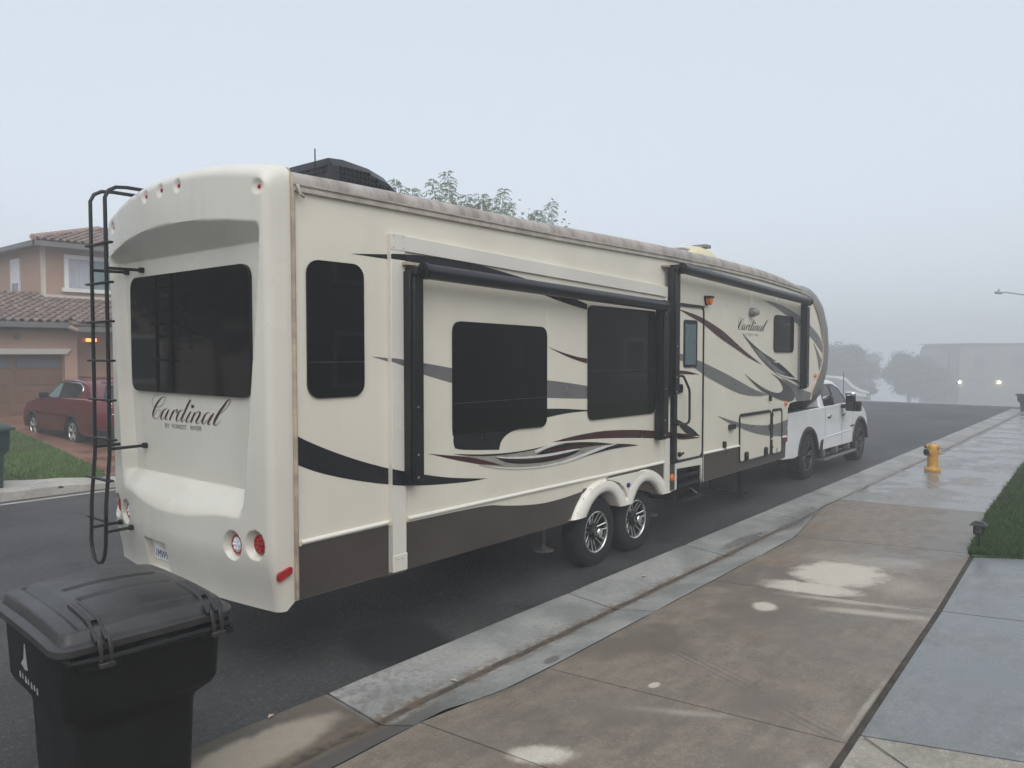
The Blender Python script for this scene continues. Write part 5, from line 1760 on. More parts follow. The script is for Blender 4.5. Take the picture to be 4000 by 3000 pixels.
b = MB()
b.box(14.8, 17.2, 4.95, 6.45, .32, .48)
b.build('underframe', K['chassis'], TK)
def truck_wheel(cx, side):
    R, wd, rim = .435, .25, .265
    s = 1 if side == 0 else -1
    y0 = TY0 + .0 if side == 0 else TY1
    yc = y0 + s * wd / 2
    fn = lambda p, q, h: (cx + p, yc - s * h, .435 + q)
    b = MB()
    b.lathe(tyre_prof(R, wd, rim), fn, 40, cap=False)
    for k in range(36):
        a = 2 * pi * k / 36
        for h in (-.09, -.03, .03, .09):
            aa = a + (.05 if abs(h) < .05 else 0)
            q = [(R - .004, aa - .05), (R - .004, aa + .05), (R + .007, aa + .045), (R + .007, aa - .045)]
            v = [fn(r * cos(t), r * sin(t), h - .024) for r, t in q] + [fn(r * cos(t), r * sin(t), h + .024) for r, t in q]
            b.hexa(v)
    w = b.build('wheel', K['black_rubber'], TK, ang=40)
    b = MB()
    b.lathe([(.262, .10), (.25, .05), (.09, .02), (.085, .05), (.05, .08), (.01, .082)], fn, 32, cap='end')
    b.build('rim_dish', K['black'], w)
    b = MB()
    b.lathe([(.268, .09), (.268, .115), (.255, .12), (.248, .10)], fn, 36, cap=False)
    for k in range(6):
        a = 2 * pi * k / 6 + .2
        for d in (-.14, .14):
            p0, p1 = fn(.075 * cos(a), .075 * sin(a), .075), fn(.252 * cos(a + d), .252 * sin(a + d), .105)
            b.tube([p0, p1], [.017, .014], 6)
    b.build('spoke', K['decal_dkgray'], w)
    return w
for x in (14.33, 17.62):
    for s in (0, 1):
        truck_wheel(x, s)

# ================================================================== red car on the driveway across the street
CAR = empty('parked_car', (8.05, 20.2, .19), 'dark red crossover car parked on the reddish driveway across the street', 'car')
CX0, CX1, GZ = 7.20, 8.93, .20
cpf = [(17.93, .50), (18.45, .45)]
def carch(cy_, r, n=9):
    return [(cy_ + r * cos(a), .49 + r * sin(a)) for a in [pi - (.12 + (pi - .24) * k / n) + .0 for k in range(n + 1)]]
cpf += carch(19.16, .385) + [(19.7, .40), (21.1, .40)] + carch(21.56, .385) + [(22.15, .45), (22.22, .66), (22.16, .90), (21.95, 1.08), (21.4, 1.19), (20.75, 1.26), (20.2, 1.27), (18.4, 1.30), (17.95, 1.27), (17.86, 1.05), (17.84, .75)]
b = MB()
b.prism(cpf, CX0, CX1, lambda p, q, d: (d, p, q))
cb = b.build('body', K['paint_red'], CAR, bevel=.06, ang=40)
gp = [(20.72, 1.24), (20.2, 1.47), (19.72, 1.66), (19.4, 1.725), (18.9, 1.745), (18.35, 1.70), (18.05, 1.63), (17.93, 1.27)]
def car_in(z):
    return .02 + .20 * max(0, (z - 1.25) / .5)
def csh(p):
    o = []
    for y, z in p:
        k = (CX0 + car_in(z)) / CX0
        o.append((y * k, 2.34 + (z - 2.34) * k))
    return o
gp = csh(gp)
n = len(gp)
b = MB()
vs = [(CX0 + car_in(z), y, z) for y, z in gp] + [((CX0 + CX1) / 2, y, z + (.03 if z > 1.5 else 0)) for y, z in gp] + [(CX1 - car_in(z), y, z) for y, z in gp]
b.add(vs, [(k, k + 1, n + k + 1, n + k) for k in range(n - 1)] + [(n + k, n + k + 1, 2 * n + k + 1, 2 * n + k) for k in range(n - 1)] + [tuple(range(n)), tuple(range(3 * n - 1, 2 * n - 1, -1))])
b.build('cabin', K['paint_red'], CAR, bevel=.04, ang=40)
def cglass(p, m):
    b = MB()
    b.prism(rpoly(csh(p), .05), 0, .02, lambda u, v, d: (CX0 + car_in(v) - .006 + d, u, v))
    return b.build('window', K[m], CAR, ang=40)
cglass([(20.50, 1.275), (19.75, 1.60), (19.50, 1.645), (19.88, 1.28)], 'glass_teal')
cglass([(19.86, 1.28), (19.48, 1.648), (18.55, 1.63), (18.42, 1.56), (18.47, 1.47), (18.92, 1.315)], 'glass_car')
b = MB()
b.tube([(CX0 + car_in(v) - .008, u, v) for u, v in rpoly(csh([(20.54, 1.262), (19.75, 1.615), (19.48, 1.665), (18.53, 1.648), (18.39, 1.57), (18.44, 1.46), (18.92, 1.298)]), .05)], .010, 6, closed=True)
b.build('window_trim', K['chrome'], CAR)
b = MB()
b.hexa([(7.40, 17.905, 1.28), (8.73, 17.905, 1.28), (8.62, 18.03, 1.60), (7.51, 18.03, 1.60), (7.40, 17.90, 1.28), (8.73, 17.90, 1.28), (8.62, 18.02, 1.60), (7.51, 18.02, 1.60)])
b.build('rear_window', K['glass_car'], CAR, smooth=False)
b = MB()
b.box(7.45, 8.68, 17.90, 18.15, 1.655, 1.69)
b.build('roof_spoiler', K['paint_red'], CAR, bevel=.012)
for s in (0, 1):
    b = MB()
    xa = (lambda v: v) if s == 0 else (lambda v: CX0 + CX1 - v)
    b.hexa([(xa(7.19), 18.46, 1.17), (xa(7.56), 17.83, 1.10), (xa(7.58), 17.90, 1.10), (xa(7.25), 18.46, 1.17), (xa(7.205), 18.30, 1.235), (xa(7.56), 17.84, 1.21), (xa(7.58), 17.91, 1.22), (xa(7.26), 18.34, 1.25)])
    tl = b.build('tail_light', K['lens_clear'], CAR, bevel=.02)
    b = MB()
    b.hexa([(xa(7.22), 18.2, 1.15), (xa(7.56), 17.822, 1.135), (xa(7.57), 17.83, 1.135), (xa(7.24), 18.22, 1.15), (xa(7.22), 18.18, 1.19), (xa(7.56), 17.824, 1.18), (xa(7.57), 17.834, 1.18), (xa(7.24), 18.2, 1.19)])
    b.build('red_band', K['lens_red'], tl)
b = MB()
b.box(7.55, 8.58, 17.825, 17.85, .935, .965)
b.build('chrome_strip', K['chrome'], CAR, bevel=.006)
b = MB()
b.box(7.24, 8.89, 17.80, 18.1, .42, .62)
for y in (19.16, 21.56):
    b.tube([(CX0 + .004, u, v) for u, v in carch(y, .40)], .035, 8)
b.box(CX0 - .004, CX0 + .05, 19.6, 21.15, .40, .50)
b.build('lower_cladding', K['black'], CAR, bevel=.02)
b = MB()
b.box(6.98, 7.16, 20.33, 20.47, 1.26, 1.40)
b.box(7.12, 7.24, 20.38, 20.44, 1.25, 1.29)
b.build('mirror', K['black'], CAR, bevel=.035)
for y in (19.93, 18.95):
    b = MB()
    b.box(CX0 - .025, CX0 + .01, y - .10, y + .08, 1.055, 1.085)
    b.build('handle', K['paint_red'], CAR, bevel=.01)
b = MB()
for u in (19.88, 20.75, 18.9):
    b.box(CX0 - .003, CX0 + .01, u - .004, u + .004, .50, 1.22)
b.build('door_gap', K['black'], CAR, smooth=False)
b = MB()
b.tube([(7.42, 18.25, 1.755), (7.43, 18.8, 1.785), (7.44, 19.3, 1.765)], .014, 8)
b.build('roof_bar', K['black'], CAR)
for y in (19.16, 21.56):
    for s in (0, 1):
        x0 = CX0 + .01 if s == 0 else CX1 - .01
        sg = 1 if s == 0 else -1
        fn = lambda p, q, h: (x0 + sg * (.10 - h), y + p, .50 + q)
        b = MB()
        b.lathe(tyre_prof(.315, .20, .215), fn, 32, cap=False)
        w = b.build('wheel', K['black_rubber'], CAR)
        b = MB()
        b.lathe([(.212, .08), (.20, .04), (.06, .03), (.02, .03)], fn, 28, cap='end')
        b.build('rim_dish', K['black'], w)
        b = MB()
        b.lathe([(.216, .075), (.216, .092), (.204, .094), (.198, .08)], fn, 32, cap=False)
        for k in range(5):
            a = 2 * pi * k / 5 + .3
            for d in (-.17, .17):
                b.tube([fn(.04 * cos(a), .04 * sin(a), .07), fn(.205 * cos(a + d), .205 * sin(a + d), .085)], [.022, .018], 6)
        b.lathe([(.045, .06), (.045, .085), (.03, .09)], fn, 16)
        b.build('spoke', K['alloy'], w)

# ================================================================== pink house across the street
HS = empty('house', (10.0, 30.0, .3), 'two storey pink stucco house with brown tile roofs behind the red car', 'house')
b = MB()
# ground floor: garage block, with an opening for the garage door
b.box(9.44, 9.80, 25.5, 31, .25, 3.10)
b.box(4.0, 9.44, 25.5, 25.72, 2.28, 3.10)
b.box(2.0, 4.0, 25.5, 31, .25, 3.10)
b.box(9.80, 17.0, 26.3, 31, .25, 3.05)
b.box(2.0, 9.8, 25.5, 31, 3.0, 3.12)
# upper floor
b.box(9.85, 17.0, 28.3, 37, 3.3, 5.93)
b.build('wall', K['stucco'], HS, smooth=False)
b = MB()
b.box(9.835, 9.95, 28.285, 28.42, 4.15, 5.90)
b.box(9.95, 17.0, 28.255, 28.30, 4.17, 4.28)
b.box(9.805, 9.87, 26.27, 26.40, .25, 3.0)
b.build('wall_trim', K['stucco_trim'], HS, smooth=False)
b = MB()
b.box(4.0, 9.44, 25.74, 25.80, .28, 2.28)
gd = b.build('garage_door', K['garage_door'], HS, smooth=False)
for r in range(4):
    for c in range(4):
        if r == 3:
            continue
        x0 = 4.06 + c * 1.345
        z0 = .33 + r * .50
        b = MB()
        b.box(x0 + .07, x0 + 1.27, 25.725, 25.745, z0 + .05, z0 + .45)
        b.build('panel', K['garage_door'], gd, bevel=.02)
for c in range(4):
    x0 = 4.06 + c * 1.345
    b = MB()
    pts = [(x0 + .10, 1.89), (x0 + 1.25, 1.89), (x0 + 1.25, 2.0)] + [(x0 + .675 + .575 * cos(a), 2.03 + .17 * sin(a)) for a in [pi * k / 10 for k in range(11)]] + [(x0 + .10, 2.0)]
    b.prism(pts, 25.715, 25.745, XZ)
    b.build('window', K['glass_house'], gd, smooth=False)
b = MB()
b.hexa([(3.8, 25.42, 2.30), (9.47, 25.42, 2.30), (9.47, 25.5, 2.30), (3.8, 25.5, 2.30), (3.7, 25.36, 2.46), (9.58, 25.36, 2.46), (9.58, 25.5, 2.46), (3.7, 25.5, 2.46)])
b.build('door_header', K['white_trim'], HS, smooth=False)
b = MB()
b.lathe([(.09, 0), (.08, .03), (.03, .05)], lambda p, q, h: (8.16 + p, 25.5 - h, 2.80 + q), 12)
b.build('wall_plaque', K['eave_gray'], HS)
# upper windows
w = MB()
w.box(10.50, 12.6, 28.22, 28.30, 5.52, 5.66)
w.box(10.42, 12.7, 28.18, 28.30, 4.40, 4.53)
w.box(10.50, 10.63, 28.22, 28.30, 4.53, 5.52)
w.box(12.45, 12.6, 28.22, 28.30, 4.53, 5.52)
wf = w.build('window', K['white_trim'], HS, smooth=False)
b = MB()
b.box(10.63, 12.45, 28.26, 28.29, 4.53, 5.52)
b.build('pane', K['glass_teal'], wf, smooth=False)
b = MB()
for k in range(9):
    b.box(10.64 + k * .085, 10.64 + k * .085 + .078, 28.245 + .006 * (k % 2), 28.262, 4.54, 5.51)
b.build('curtain', K['curtain'], wf, smooth=False)
b = MB()
b.box(9.80, 9.85, 30.25, 30.36, 4.42, 5.62)
b.box(9.80, 9.85, 31.02, 31.12, 4.42, 5.62)
b.box(9.80, 9.85, 30.36, 31.02, 5.52, 5.62)
wl = b.build('window', K['white_trim'], HS, smooth=False)
b = MB()
b.box(9.825, 9.845, 30.36, 31.02, 4.78, 5.52)
b.build('blind', K['blind'], wl, smooth=False)
b = MB()
b.box(9.828, 9.846, 30.36, 31.02, 4.40, 4.78)
b.build('pane', K['glass_house'], wl, smooth=False)
# roofs: planes, fascia, then tiles laid course by course
def roof_plane(name, c0, c1, c2, c3):
    b = MB()
    n = (Vector(c1) - Vector(c0)).cross(Vector(c3) - Vector(c0)).normalized() * .05
    b.hexa([tuple(Vector(q) - n) for q in (c0, c1, c2, c3)] + [c0, c1, c2, c3])
    return b.build(name, K['tile'], HS, smooth=False)
E0, E1 = 25.0, 29.3
Z0, Z1 = 3.22, 4.42
lower = roof_plane('roof', (1.6, E0, Z0), (17.4, E0, Z0), (17.4, E1, Z1), (1.6, E1, Z1))
tag(lower, 'lower tile roof above the garage')
b = MB()
b.box(1.6, 9.40, 24.95, 25.02, 3.08, 3.24)
b.box(9.55, 17.4, 24.97, 25.04, 2.98, 3.13)
b.add([(1.6, 25.0, 3.10), (9.42, 25.0, 3.10), (9.42, 25.5, 3.12), (1.6, 25.5, 3.12)], [(0, 1, 2, 3)])
b.box(9.43, 17.4, 25.0, 26.3, 2.98, 3.02)
b.build('eave', K['eave_gray'], lower, smooth=False)
tile_me = None
def tile_mesh():
    b = MB()
    L, wd = .40, .25
    vs = []
    for j in (0, 1):
        for k in range(9):
            t = k / 8
            z = .072 * sin(pi * min(1, t / .66)) if t < .66 else -.012 * sin(pi * (t - .66) / .34)
            vs.append((wd * t, L * j, z + (.052 if j == 0 else .0)))
    b.add(vs, [(k, k + 1, 9 + k + 1, 9 + k) for k in range(8)])
    b.add([vs[k] for k in range(9)] + [(vs[k][0], vs[k][1], vs[k][2] - .022) for k in range(9)], [(k + 9, k + 10, k + 1, k) for k in range(8)])
    o = b.build('roof_tile', K['tile'], None, fix=False)
    me = o.data
    bpy.data.objects.remove(o, do_unlink=True)
    return me
TILE = tile_mesh()
def lay_tiles(roof, org, du, dv, nu, nv, inside, one_by_one):
    """org: eave corner; du across, dv up the slope (unit vectors)"""
    du, dv = Vector(du), Vector(dv)
    nn = du.cross(dv)
    rest = MB()
    tv = [Vector(v.co) for v in TILE.vertices]
    tf = [tuple(p.vertices) for p in TILE.polygons]
    Rm = Matrix((du, dv, nn)).transposed()
    rl = Vector(roof.parent.location)
    for j in range(nv):
        for i in range(nu):
            P = Vector(org) + du * (i * .235) + dv * (j * .335 - .03) + nn * .012
            if not inside(P):
                continue
            if one_by_one(P):
                o = bpy.data.objects.new('roof_tile', TILE)
                COL.objects.link(o)
                o.parent = roof
                mt = Rm.to_4x4()
                mt.translation = P - rl + Vector((random.uniform(-.008, .008), random.uniform(-.012, .012), random.uniform(-.003, .005)))
                o.matrix_local = mt @ Matrix.Rotation(random.gauss(0, .012), 4, 'Z')
            else:
                rest.add([P + Rm @ v for v in tv], tf)
    if rest.v:
        tag(rest.build('roof_tiles_beyond', K['tile'], roof, fix=False), kind='stuff')
sl_ = Vector((0, E1 - E0, Z1 - Z0)).normalized()
lay_tiles(lower, (1.7, E0, Z0), (1, 0, 0), sl_, 66, 12, lambda P: not (9.75 < P.x and P.y > 28.1) and not (9.36 < P.x < 9.55 and P.y < 25.15), lambda P: 7.3 < P.x < 11.95)
# stepped verge where the two eaves meet
b = MB()
for k in range(4):
    y = 24.93 + k * .13
    b.tube([(9.36, y, 3.27 - .055 * (3 - k)), (9.50, y - .01, 3.23 - .06 * (3 - k)), (9.60, y + .02, 3.10 - .03 * (3 - k))], .06, 8)
b.build('verge_tile', K['tile_ridge'], lower)
# upper hip roof
EZ, PT = 5.98, .30
u0, v0 = 9.40, 27.72
upper = MB()
RX, RY = 13.6, 31.92
up_pts = [(u0, v0, EZ), (18.0, v0, EZ), (18.0, RY, EZ + PT * 4.2), (RX, RY, EZ + PT * 4.2)]
n_ = .04
upper.add(up_pts + [(x, y, z - .05) for x, y, z in up_pts], [(0, 1, 2, 3), (7, 6, 5, 4), (0, 4, 5, 1)])
lf = [(u0, v0, EZ), (RX, RY, EZ + PT * 4.2), (RX, 34, EZ + PT * 4.2), (u0, 38, EZ)]
upper.add(lf, [(0, 1, 2, 3)])
upr = upper.build('roof', K['tile'], HS, smooth=False)
tag(upr, 'upper hip roof with a row of ridge tiles')
b = MB()
b.box(u0 - .02, 18.0, v0 - .03, v0 + .03, EZ - .17, EZ - .01)
b.box(u0 - .03, u0 + .03, v0 - .03, 38, EZ - .17, EZ - .01)
b.add([(u0, v0, EZ - .16), (18, v0, EZ - .16), (18, 28.3, EZ - .10), (u0, 28.3, EZ - .10)], [(0, 1, 2, 3)])
b.add([(u0, v0, EZ - .16), (9.86, v0, EZ - .1), (9.86, 38, EZ - .10), (u0, 38, EZ - .16)], [(0, 1, 2, 3)])
b.build('eave', K['eave_gray'], upr, smooth=False)
s2 = Vector((0, 1, PT)).normalized()
lay_tiles(upr, (u0, v0, EZ), (1, 0, 0), s2, 36, 12, lambda P: P.x - u0 > (P.y - v0) - .05, lambda P: P.x < 12.3)
for k in range(17):
    t0, t1 = k * .30, k * .30 + .36
    f = lambda t, h: (u0 + t * .70, v0 + t * .70, EZ + PT * t * .70 + h)
    b = MB()
    b.tube([f(t0, .085), f(t1, .055)], [.105, .085], 10)
    b.build('ridge_tile', K['tile_ridge'], upr)
# porch lamp on the recessed wall
PLM = empty('wall_lantern', (10.5, 26.3, 2.7), 'small glowing orange lantern on the pink house wall above the red car', 'lamp')
b = MB()
b.box(10.35, 10.47, 26.14, 26.25, 2.69, 2.80)
b.box(10.50, 10.64, 26.14, 26.25, 2.69, 2.80)
b.build('lamp_shade', K['lamp_orange'], PLM, bevel=.01)
b = MB()
b.box(10.32, 10.67, 26.12, 26.27, 2.80, 2.83)
b.box(10.32, 10.67, 26.12, 26.27, 2.66, 2.69)
b.box(10.472, 10.498, 26.13, 26.26, 2.69, 2.80)
b.box(10.47, 10.57, 26.25, 26.31, 2.60, 2.86)
b.build('bracket', K['lamp_black'], PLM)

# ================================================================== bins
def wheelie(root, W_, D_, H_, m_body, m_lid, detail):
    """local frame: x across, y front to back (hinge side at -y), z up"""
    hx, hy = W_ / 2, D_ / 2
    def ring(sx, sy0, sy1, z, r=.05):
        return [(x, y, z) for x, y in rrect(-sx, sx, sy0, sy1, r, 3)]
    b = MB()
    lv = [ring(hx * .70, -hy * .62, hy * .66, .0), ring(hx * .74, -hy * .66, hy * .74, H_ * .48), ring(hx * .76, -hy * .68, hy * .78, H_ * .52), ring(hx * .90, -hy * .84, hy * .87, H_ * .585),
          ring(hx * .93, -hy * .88, hy * .92, H_ * .62), ring(hx * .96, -hy * .93, hy * .97, H_ * .93), ring(hx * 1.0, -hy * .97, hy, H_ * .935), ring(hx * 1.0, -hy * .97, hy, H_ * .955)]
    n = len(lv[0])
    vs = [q for l in lv for q in l]
    fs = [(j * n + k, j * n + (k + 1) % n, (j + 1) * n + (k + 1) % n, (j + 1) * n + k) for j in range(len(lv) - 1) for k in range(n)]
    fs += [tuple(range(n - 1, -1, -1)), tuple((len(lv) - 1) * n + k for k in range(n))]
    b.add(vs, fs)
    body = b.build('body', m_body, root, local=True, ang=40)
    return body
BIN = empty('wheeled_bin', (1.765, 4.215, -.02), 'large black wheeled rubbish bin with a domed lid standing in the street behind the trailer', 'bin', rz=radians(-3))
wheelie(BIN, .80, 1.0, 1.06, K['bin_black'], K['bin_lid'], True)
# lid: a shallow dome with a raised rim and moulded ribs
def lid_z(u, v):
    """u, v in -1..1"""
    e = max(abs(u), abs(v))
    z = 1.062 + .062 * (1 - u * u * .8) * (1 - abs(v - .15) ** 2.4 * .7)
    z -= .046 * sstep(.87, .92, e) + .006 * sstep(.96, 1.0, e)
    return z
def lid_rib(u, v):
    z = 0.0
    # long flat panels pressed into the dome
    if -.62 < u < .74 and -.74 < v < .80:
        z += .010 * sstep(0, .05, min(u + .62, .74 - u, v + .74, .80 - v))
    for vc in (.18, -.22):
        if -.45 < u < .60:
            z -= .018 * max(0, 1 - abs(v - vc) / .045)
    if abs(u + .68) < .04 and -.85 < v < .8:
        z -= .016 * (1 - abs(u + .68) / .04)
    return z
b = MB()
N1, N2 = 72, 84
def lid_pt(i, j):
    u, v = -1 + 2 * i / N1, -1 + 2 * j / N2
    # rounded plan corners
    x, y = u * .435, v * .525
    if abs(u) > .8 and abs(v) > .8:
        du, dv_ = (abs(u) - .8) / .2, (abs(v) - .8) / .2
        k = max(du, dv_) / max(1e-6, hypot(du, dv_))
        x = math.copysign(.8 + du * .2 * k, u) * .435
        y = math.copysign(.8 + dv_ * .2 * k, v) * .525
    return (x, y, lid_z(u, v) + lid_rib(u, v))
vs = [lid_pt(i, j) for j in range(N2 + 1) for i in range(N1 + 1)]
w = N1 + 1
fs = [(j * w + i, j * w + i + 1, (j + 1) * w + i + 1, (j + 1) * w + i) for j in range(N2) for i in range(N1)]
rim = [i for i in range(w)] + [j * w + N1 for j in range(1, N2 + 1)] + [N2 * w + i for i in range(N1 - 1, -1, -1)] + [j * w for j in range(N2 - 1, 0, -1)]
n0 = len(vs)
vs += [(vs[k][0] * 1.004, vs[k][1] * 1.004, vs[k][2] - .030) for k in rim]
n1 = len(vs)
vs += [(vs[k][0] * .9, vs[k][1] * .9, vs[k][2] - .02) for k in rim]
N = len(rim)
for k in range(N):
    k2 = (k + 1) % N
    fs += [(rim[k], n0 + k, n0 + k2, rim[k2]), (n0 + k, n1 + k, n1 + k2, n0 + k2)]
b.add(vs, fs)
lid = b.build('lid', K['bin_lid'], BIN, local=True, ang=50)
for u in (-.235, .30):
    b = MB()
    # hinge strap: runs over the lid, then two prongs hook round the handle bar
    path = []
    for t in range(8):
        v = -.30 - .70 * t / 7
        path.append((u, v * .525, lid_z(u / .435, v) + .020))
    for s in (-1, 1):
        pts = [(x + s * .022, y, z) for x, y, z in path] + [(u + s * .022, -.552, 1.05), (u + s * .022, -.575, 1.0), (u + s * .021, -.578, .93)]
        vs = []
        for (x, y, z) in pts:
            vs += [(x - .009, y, z), (x + .009, y, z), (x + .009, y + .008, z - .018), (x - .009, y + .008, z - .018)]
        b.add(vs, [(i * 4 + k, i * 4 + 4 + k, i * 4 + 4 + (k + 1) % 4, i * 4 + (k + 1) % 4) for i in range(len(pts) - 1) for k in range(4)] + [(3, 2, 1, 0), tuple(4 * (len(pts) - 1) + k for k in range(4))])
    vs = []
    for x, y, z in path[:6]:
        vs += [(u - .014, y, z - .002), (u + .014, y, z - .002), (u + .014, y, z - .02), (u - .014, y, z - .02)]
    b.add(vs, [(i * 4 + k, i * 4 + 4 + k, i * 4 + 4 + (k + 1) % 4, i * 4 + (k + 1) % 4) for i in range(5) for k in range(4)])
    b.box(u - .036, u + .036, -.592, -.555, .915, .94)
    b.build('hinge_strap', K['bin_lid'], BIN, local=True, ang=30, bevel=.004)
b = MB()
b.tube([(-.39, -.48, .965), (-.37, -.545, .955), (-.20, -.56, .95), (.25, -.56, .95), (.37, -.545, .955), (.395, -.48, .965)], .016, 10)
b.box(-.06, .06, -.56, -.44, .93, .965)
b.box(-.33, -.16, -.55, -.42, .90, .94)
b.box(.22, .40, -.55, -.42, .90, .94)
b.build('handle', K['bin_black'], BIN, local=True, bevel=.006)
for s in (-1, 1):
    b = MB()
    b.lathe([(.10, -.03), (.12, -.025), (.12, .025), (.10, .03)], lambda p, q, h: (s * (.22 + h), -.18 + p, .12 + q), 20)
    b.build('wheel', K['black_rubber'], BIN, local=True)
# worn stamp on its left flank
b = MB()
fx = lambda p, q, d: (-.372 - .0125 * (q - .66) / .33 - .0015 - d, p, q)
b.prism([(.085, .755), (.108, .885), (.120, .885), (.145, .80), (.195, .765), (.13, .745)], 0, .001, fx)
b.build('stamp', K['stamp'], BIN, local=True, smooth=False, fix=False)
b = MB()
for k, (wd, dz) in enumerate(((.026, .0), (.020, .006), (.030, 0), (.018, .004), (.026, .0), (.024, .005), (.02, 0))):
    y = .235 - k * .046
    b.prism([(y, .683 + dz - k * .002), (y - wd, .683 + dz - k * .002), (y - wd * .8, .718 - k * .002), (y - .003, .714 - k * .002)], 0, .001, fx)
b.build('stamp', K['stamp'], BIN, local=True, smooth=False, fix=False)

GB = empty('wheeled_bin', (4.08, 14.38, .165), 'dark green wheeled bin on the sidewalk across the street, cut by the photo edge', 'bin')
wheelie(GB, .66, .60, 1.0, K['bin_green'], K['bin_green'], False)
b = MB()
b.grid(lambda u, v: (-.36 + .72 * u, -.34 + .68 * v, .97 + .10 * sin(pi * min(1, max(0, u))) ** .5 * sin(pi * v) ** .5), 14, 14)
b.box(-.36, .36, -.34, .34, .945, .972)
b.box(-.30, .30, -.38, -.33, .93, .96)
b.build('lid', K['bin_green'], GB, local=True, bevel=.004)
for s in (-1, 1):
    b = MB()
    b.lathe([(.09, -.02), (.09, .02)], lambda p, q, h: (s * .24 + h, .24 + p, .09 + q), 16)
    b.build('wheel', K['black_rubber'], GB, local=True)

RB = empty('wheeled_bin', (36.3, 3.52, .02), 'faded grey green bin at the far end of the curb near the right photo edge', 'bin', rz=radians(40))
wheelie(RB, .70, .62, .66, K['bin_gray'], K['bin_gray'], False)
b = MB()
b.box(-.37, .37, -.33, .33, .625, .68)
b.box(-.33, .33, -.29, .29, .68, .70)
b.build('lid', K['bin_gray'], RB, local=True, bevel=.015)

# ================================================================== hydrant
HY = empty('fire_hydrant', (16.16, 3.06, .12), 'yellow fire hydrant with a dark green outlet cap on the sidewalk', 'fire hydrant')
b = MB()
zf = lambda p, q, h: (p, q, h)
b.lathe([(.155, 0), (.155, .045), (.145, .055), (.118, .060), (.108, .075), (.104, .10), (.098, .36), (.105, .38), (.112, .42), (.112, .50), (.104, .535), (.085, .56), (.05, .575)], zf, 32)
b.build('barrel', K['hydrant_yellow'], HY, local=True, ang=40)
b = MB()
for k in range(8):
    a = 2 * pi * k / 8 + .2
    b.lathe([(.012, .055), (.012, .075), (.006, .08)], lambda p, q, h: (.135 * cos(a) + p, .135 * sin(a) + q, h), 6)
b.build('flange_bolt', K['hydrant_yellow'], HY, local=True)
b = MB()
b.lathe([(.075, .566), (.07, .578), (.03, .588), (.012, .60)], zf, 20)
b.build('top_plate', K['hydrant_gray'], HY, local=True)
def outlet(ang, z, r, ln, capm, cap_r, cap_l, nm):
    d = Vector((cos(ang), sin(ang), 0))
    p0 = Vector((0, 0, z))
    b = MB()
    b.tube([p0, p0 + d * (.095), p0 + d * (.10), p0 + d * ln], [r * 1.3, r * 1.3, r, r], 20)
    o = b.build('outlet', K['hydrant_yellow'], HY, local=True, ang=40)
    b = MB()
    b.tube([p0 + d * ln * .96, p0 + d * (ln + cap_l * .2), p0 + d * (ln + cap_l), p0 + d * (ln + cap_l * 1.02)], [cap_r * .9, cap_r, cap_r, cap_r * .85], 20)
    b.tube([p0 + d * (ln + cap_l), p0 + d * (ln + cap_l + .025)], .016, 5)
    b.build(nm, capm, o, local=True, ang=40)
outlet(radians(140), .392, .062, .13, K['hydrant_green'], .072, .035, 'cap')
outlet(radians(100), .505, .040, .12, K['hydrant_green'], .043, .03, 'cap')
outlet(radians(255), .495, .042, .10, K['hydrant_yellow'], .046, .02, 'cap')
for z, a, r in ((.485, 286, .012), (.385, 288, .016)):
    d = Vector((cos(radians(a)), sin(radians(a)), 0))
    b = MB()
    p0 = Vector((0, 0, z))
    b.tube([p0 + d * .09, p0 + d * .125], .028, 12)
    b.tube([p0 + d * .12, p0 + d * .185], r, 8)
    b.build('valve_stem', K['hydrant_gray'] if r < .014 else K['hydrant_yellow'], HY, local=True)

HY.scale = (.92, .92, .90)

# ================================================================== garden path lamp
PG = empty('path_lamp', (9.80, 1.385, .19), 'small black lantern stake lamp at the corner of the lawn', 'garden lamp')
b = MB()
b.tube([(0, 0, -.02), (0, 0, .15)], .011, 8)
b.build('stake', K['lamp_black'], PG, local=True)
b = MB()
b.box(-.048, .048, -.048, .048, .145, .162)
for sx in (-1, 1):
    for sy in (-1, 1):
        b.box(sx * .044 - .005, sx * .044 + .005, sy * .044 - .005, sy * .044 + .005, .16, .25)
    for z in (.175, .205, .235):
        b.box(sx * .046 - .003, sx * .046 + .003, -.044, .044, z - .003, z + .003)
        b.box(-.044, .044, sx * .046 - .003, sx * .046 + .003, z - .003, z + .003)
    b.box(sx * .046 - .003, sx * .046 + .003, -.004, .004, .16, .25)
    b.box(-.004, .004, sx * .046 - .003, sx * .046 + .003, .16, .25)
b.build('cage', K['lamp_black'], PG, local=True, smooth=False)
b = MB()
b.tube([(0, 0, .163), (0, 0, .245)], .034, 14)
b.build('lamp_glass', K['lamp_glass'], PG, local=True)
b = MB()
b.hexa([(-.085, -.085, .245), (.085, -.085, .245), (.085, .085, .245), (-.085, .085, .245), (-.05, -.05, .28), (.05, -.05, .28), (.05, .05, .28), (-.05, .05, .28)])
b.box(-.04, .04, -.04, .04, .279, .288)
b.build('lamp_roof', K['lamp_black'], PG, local=True, bevel=.004)
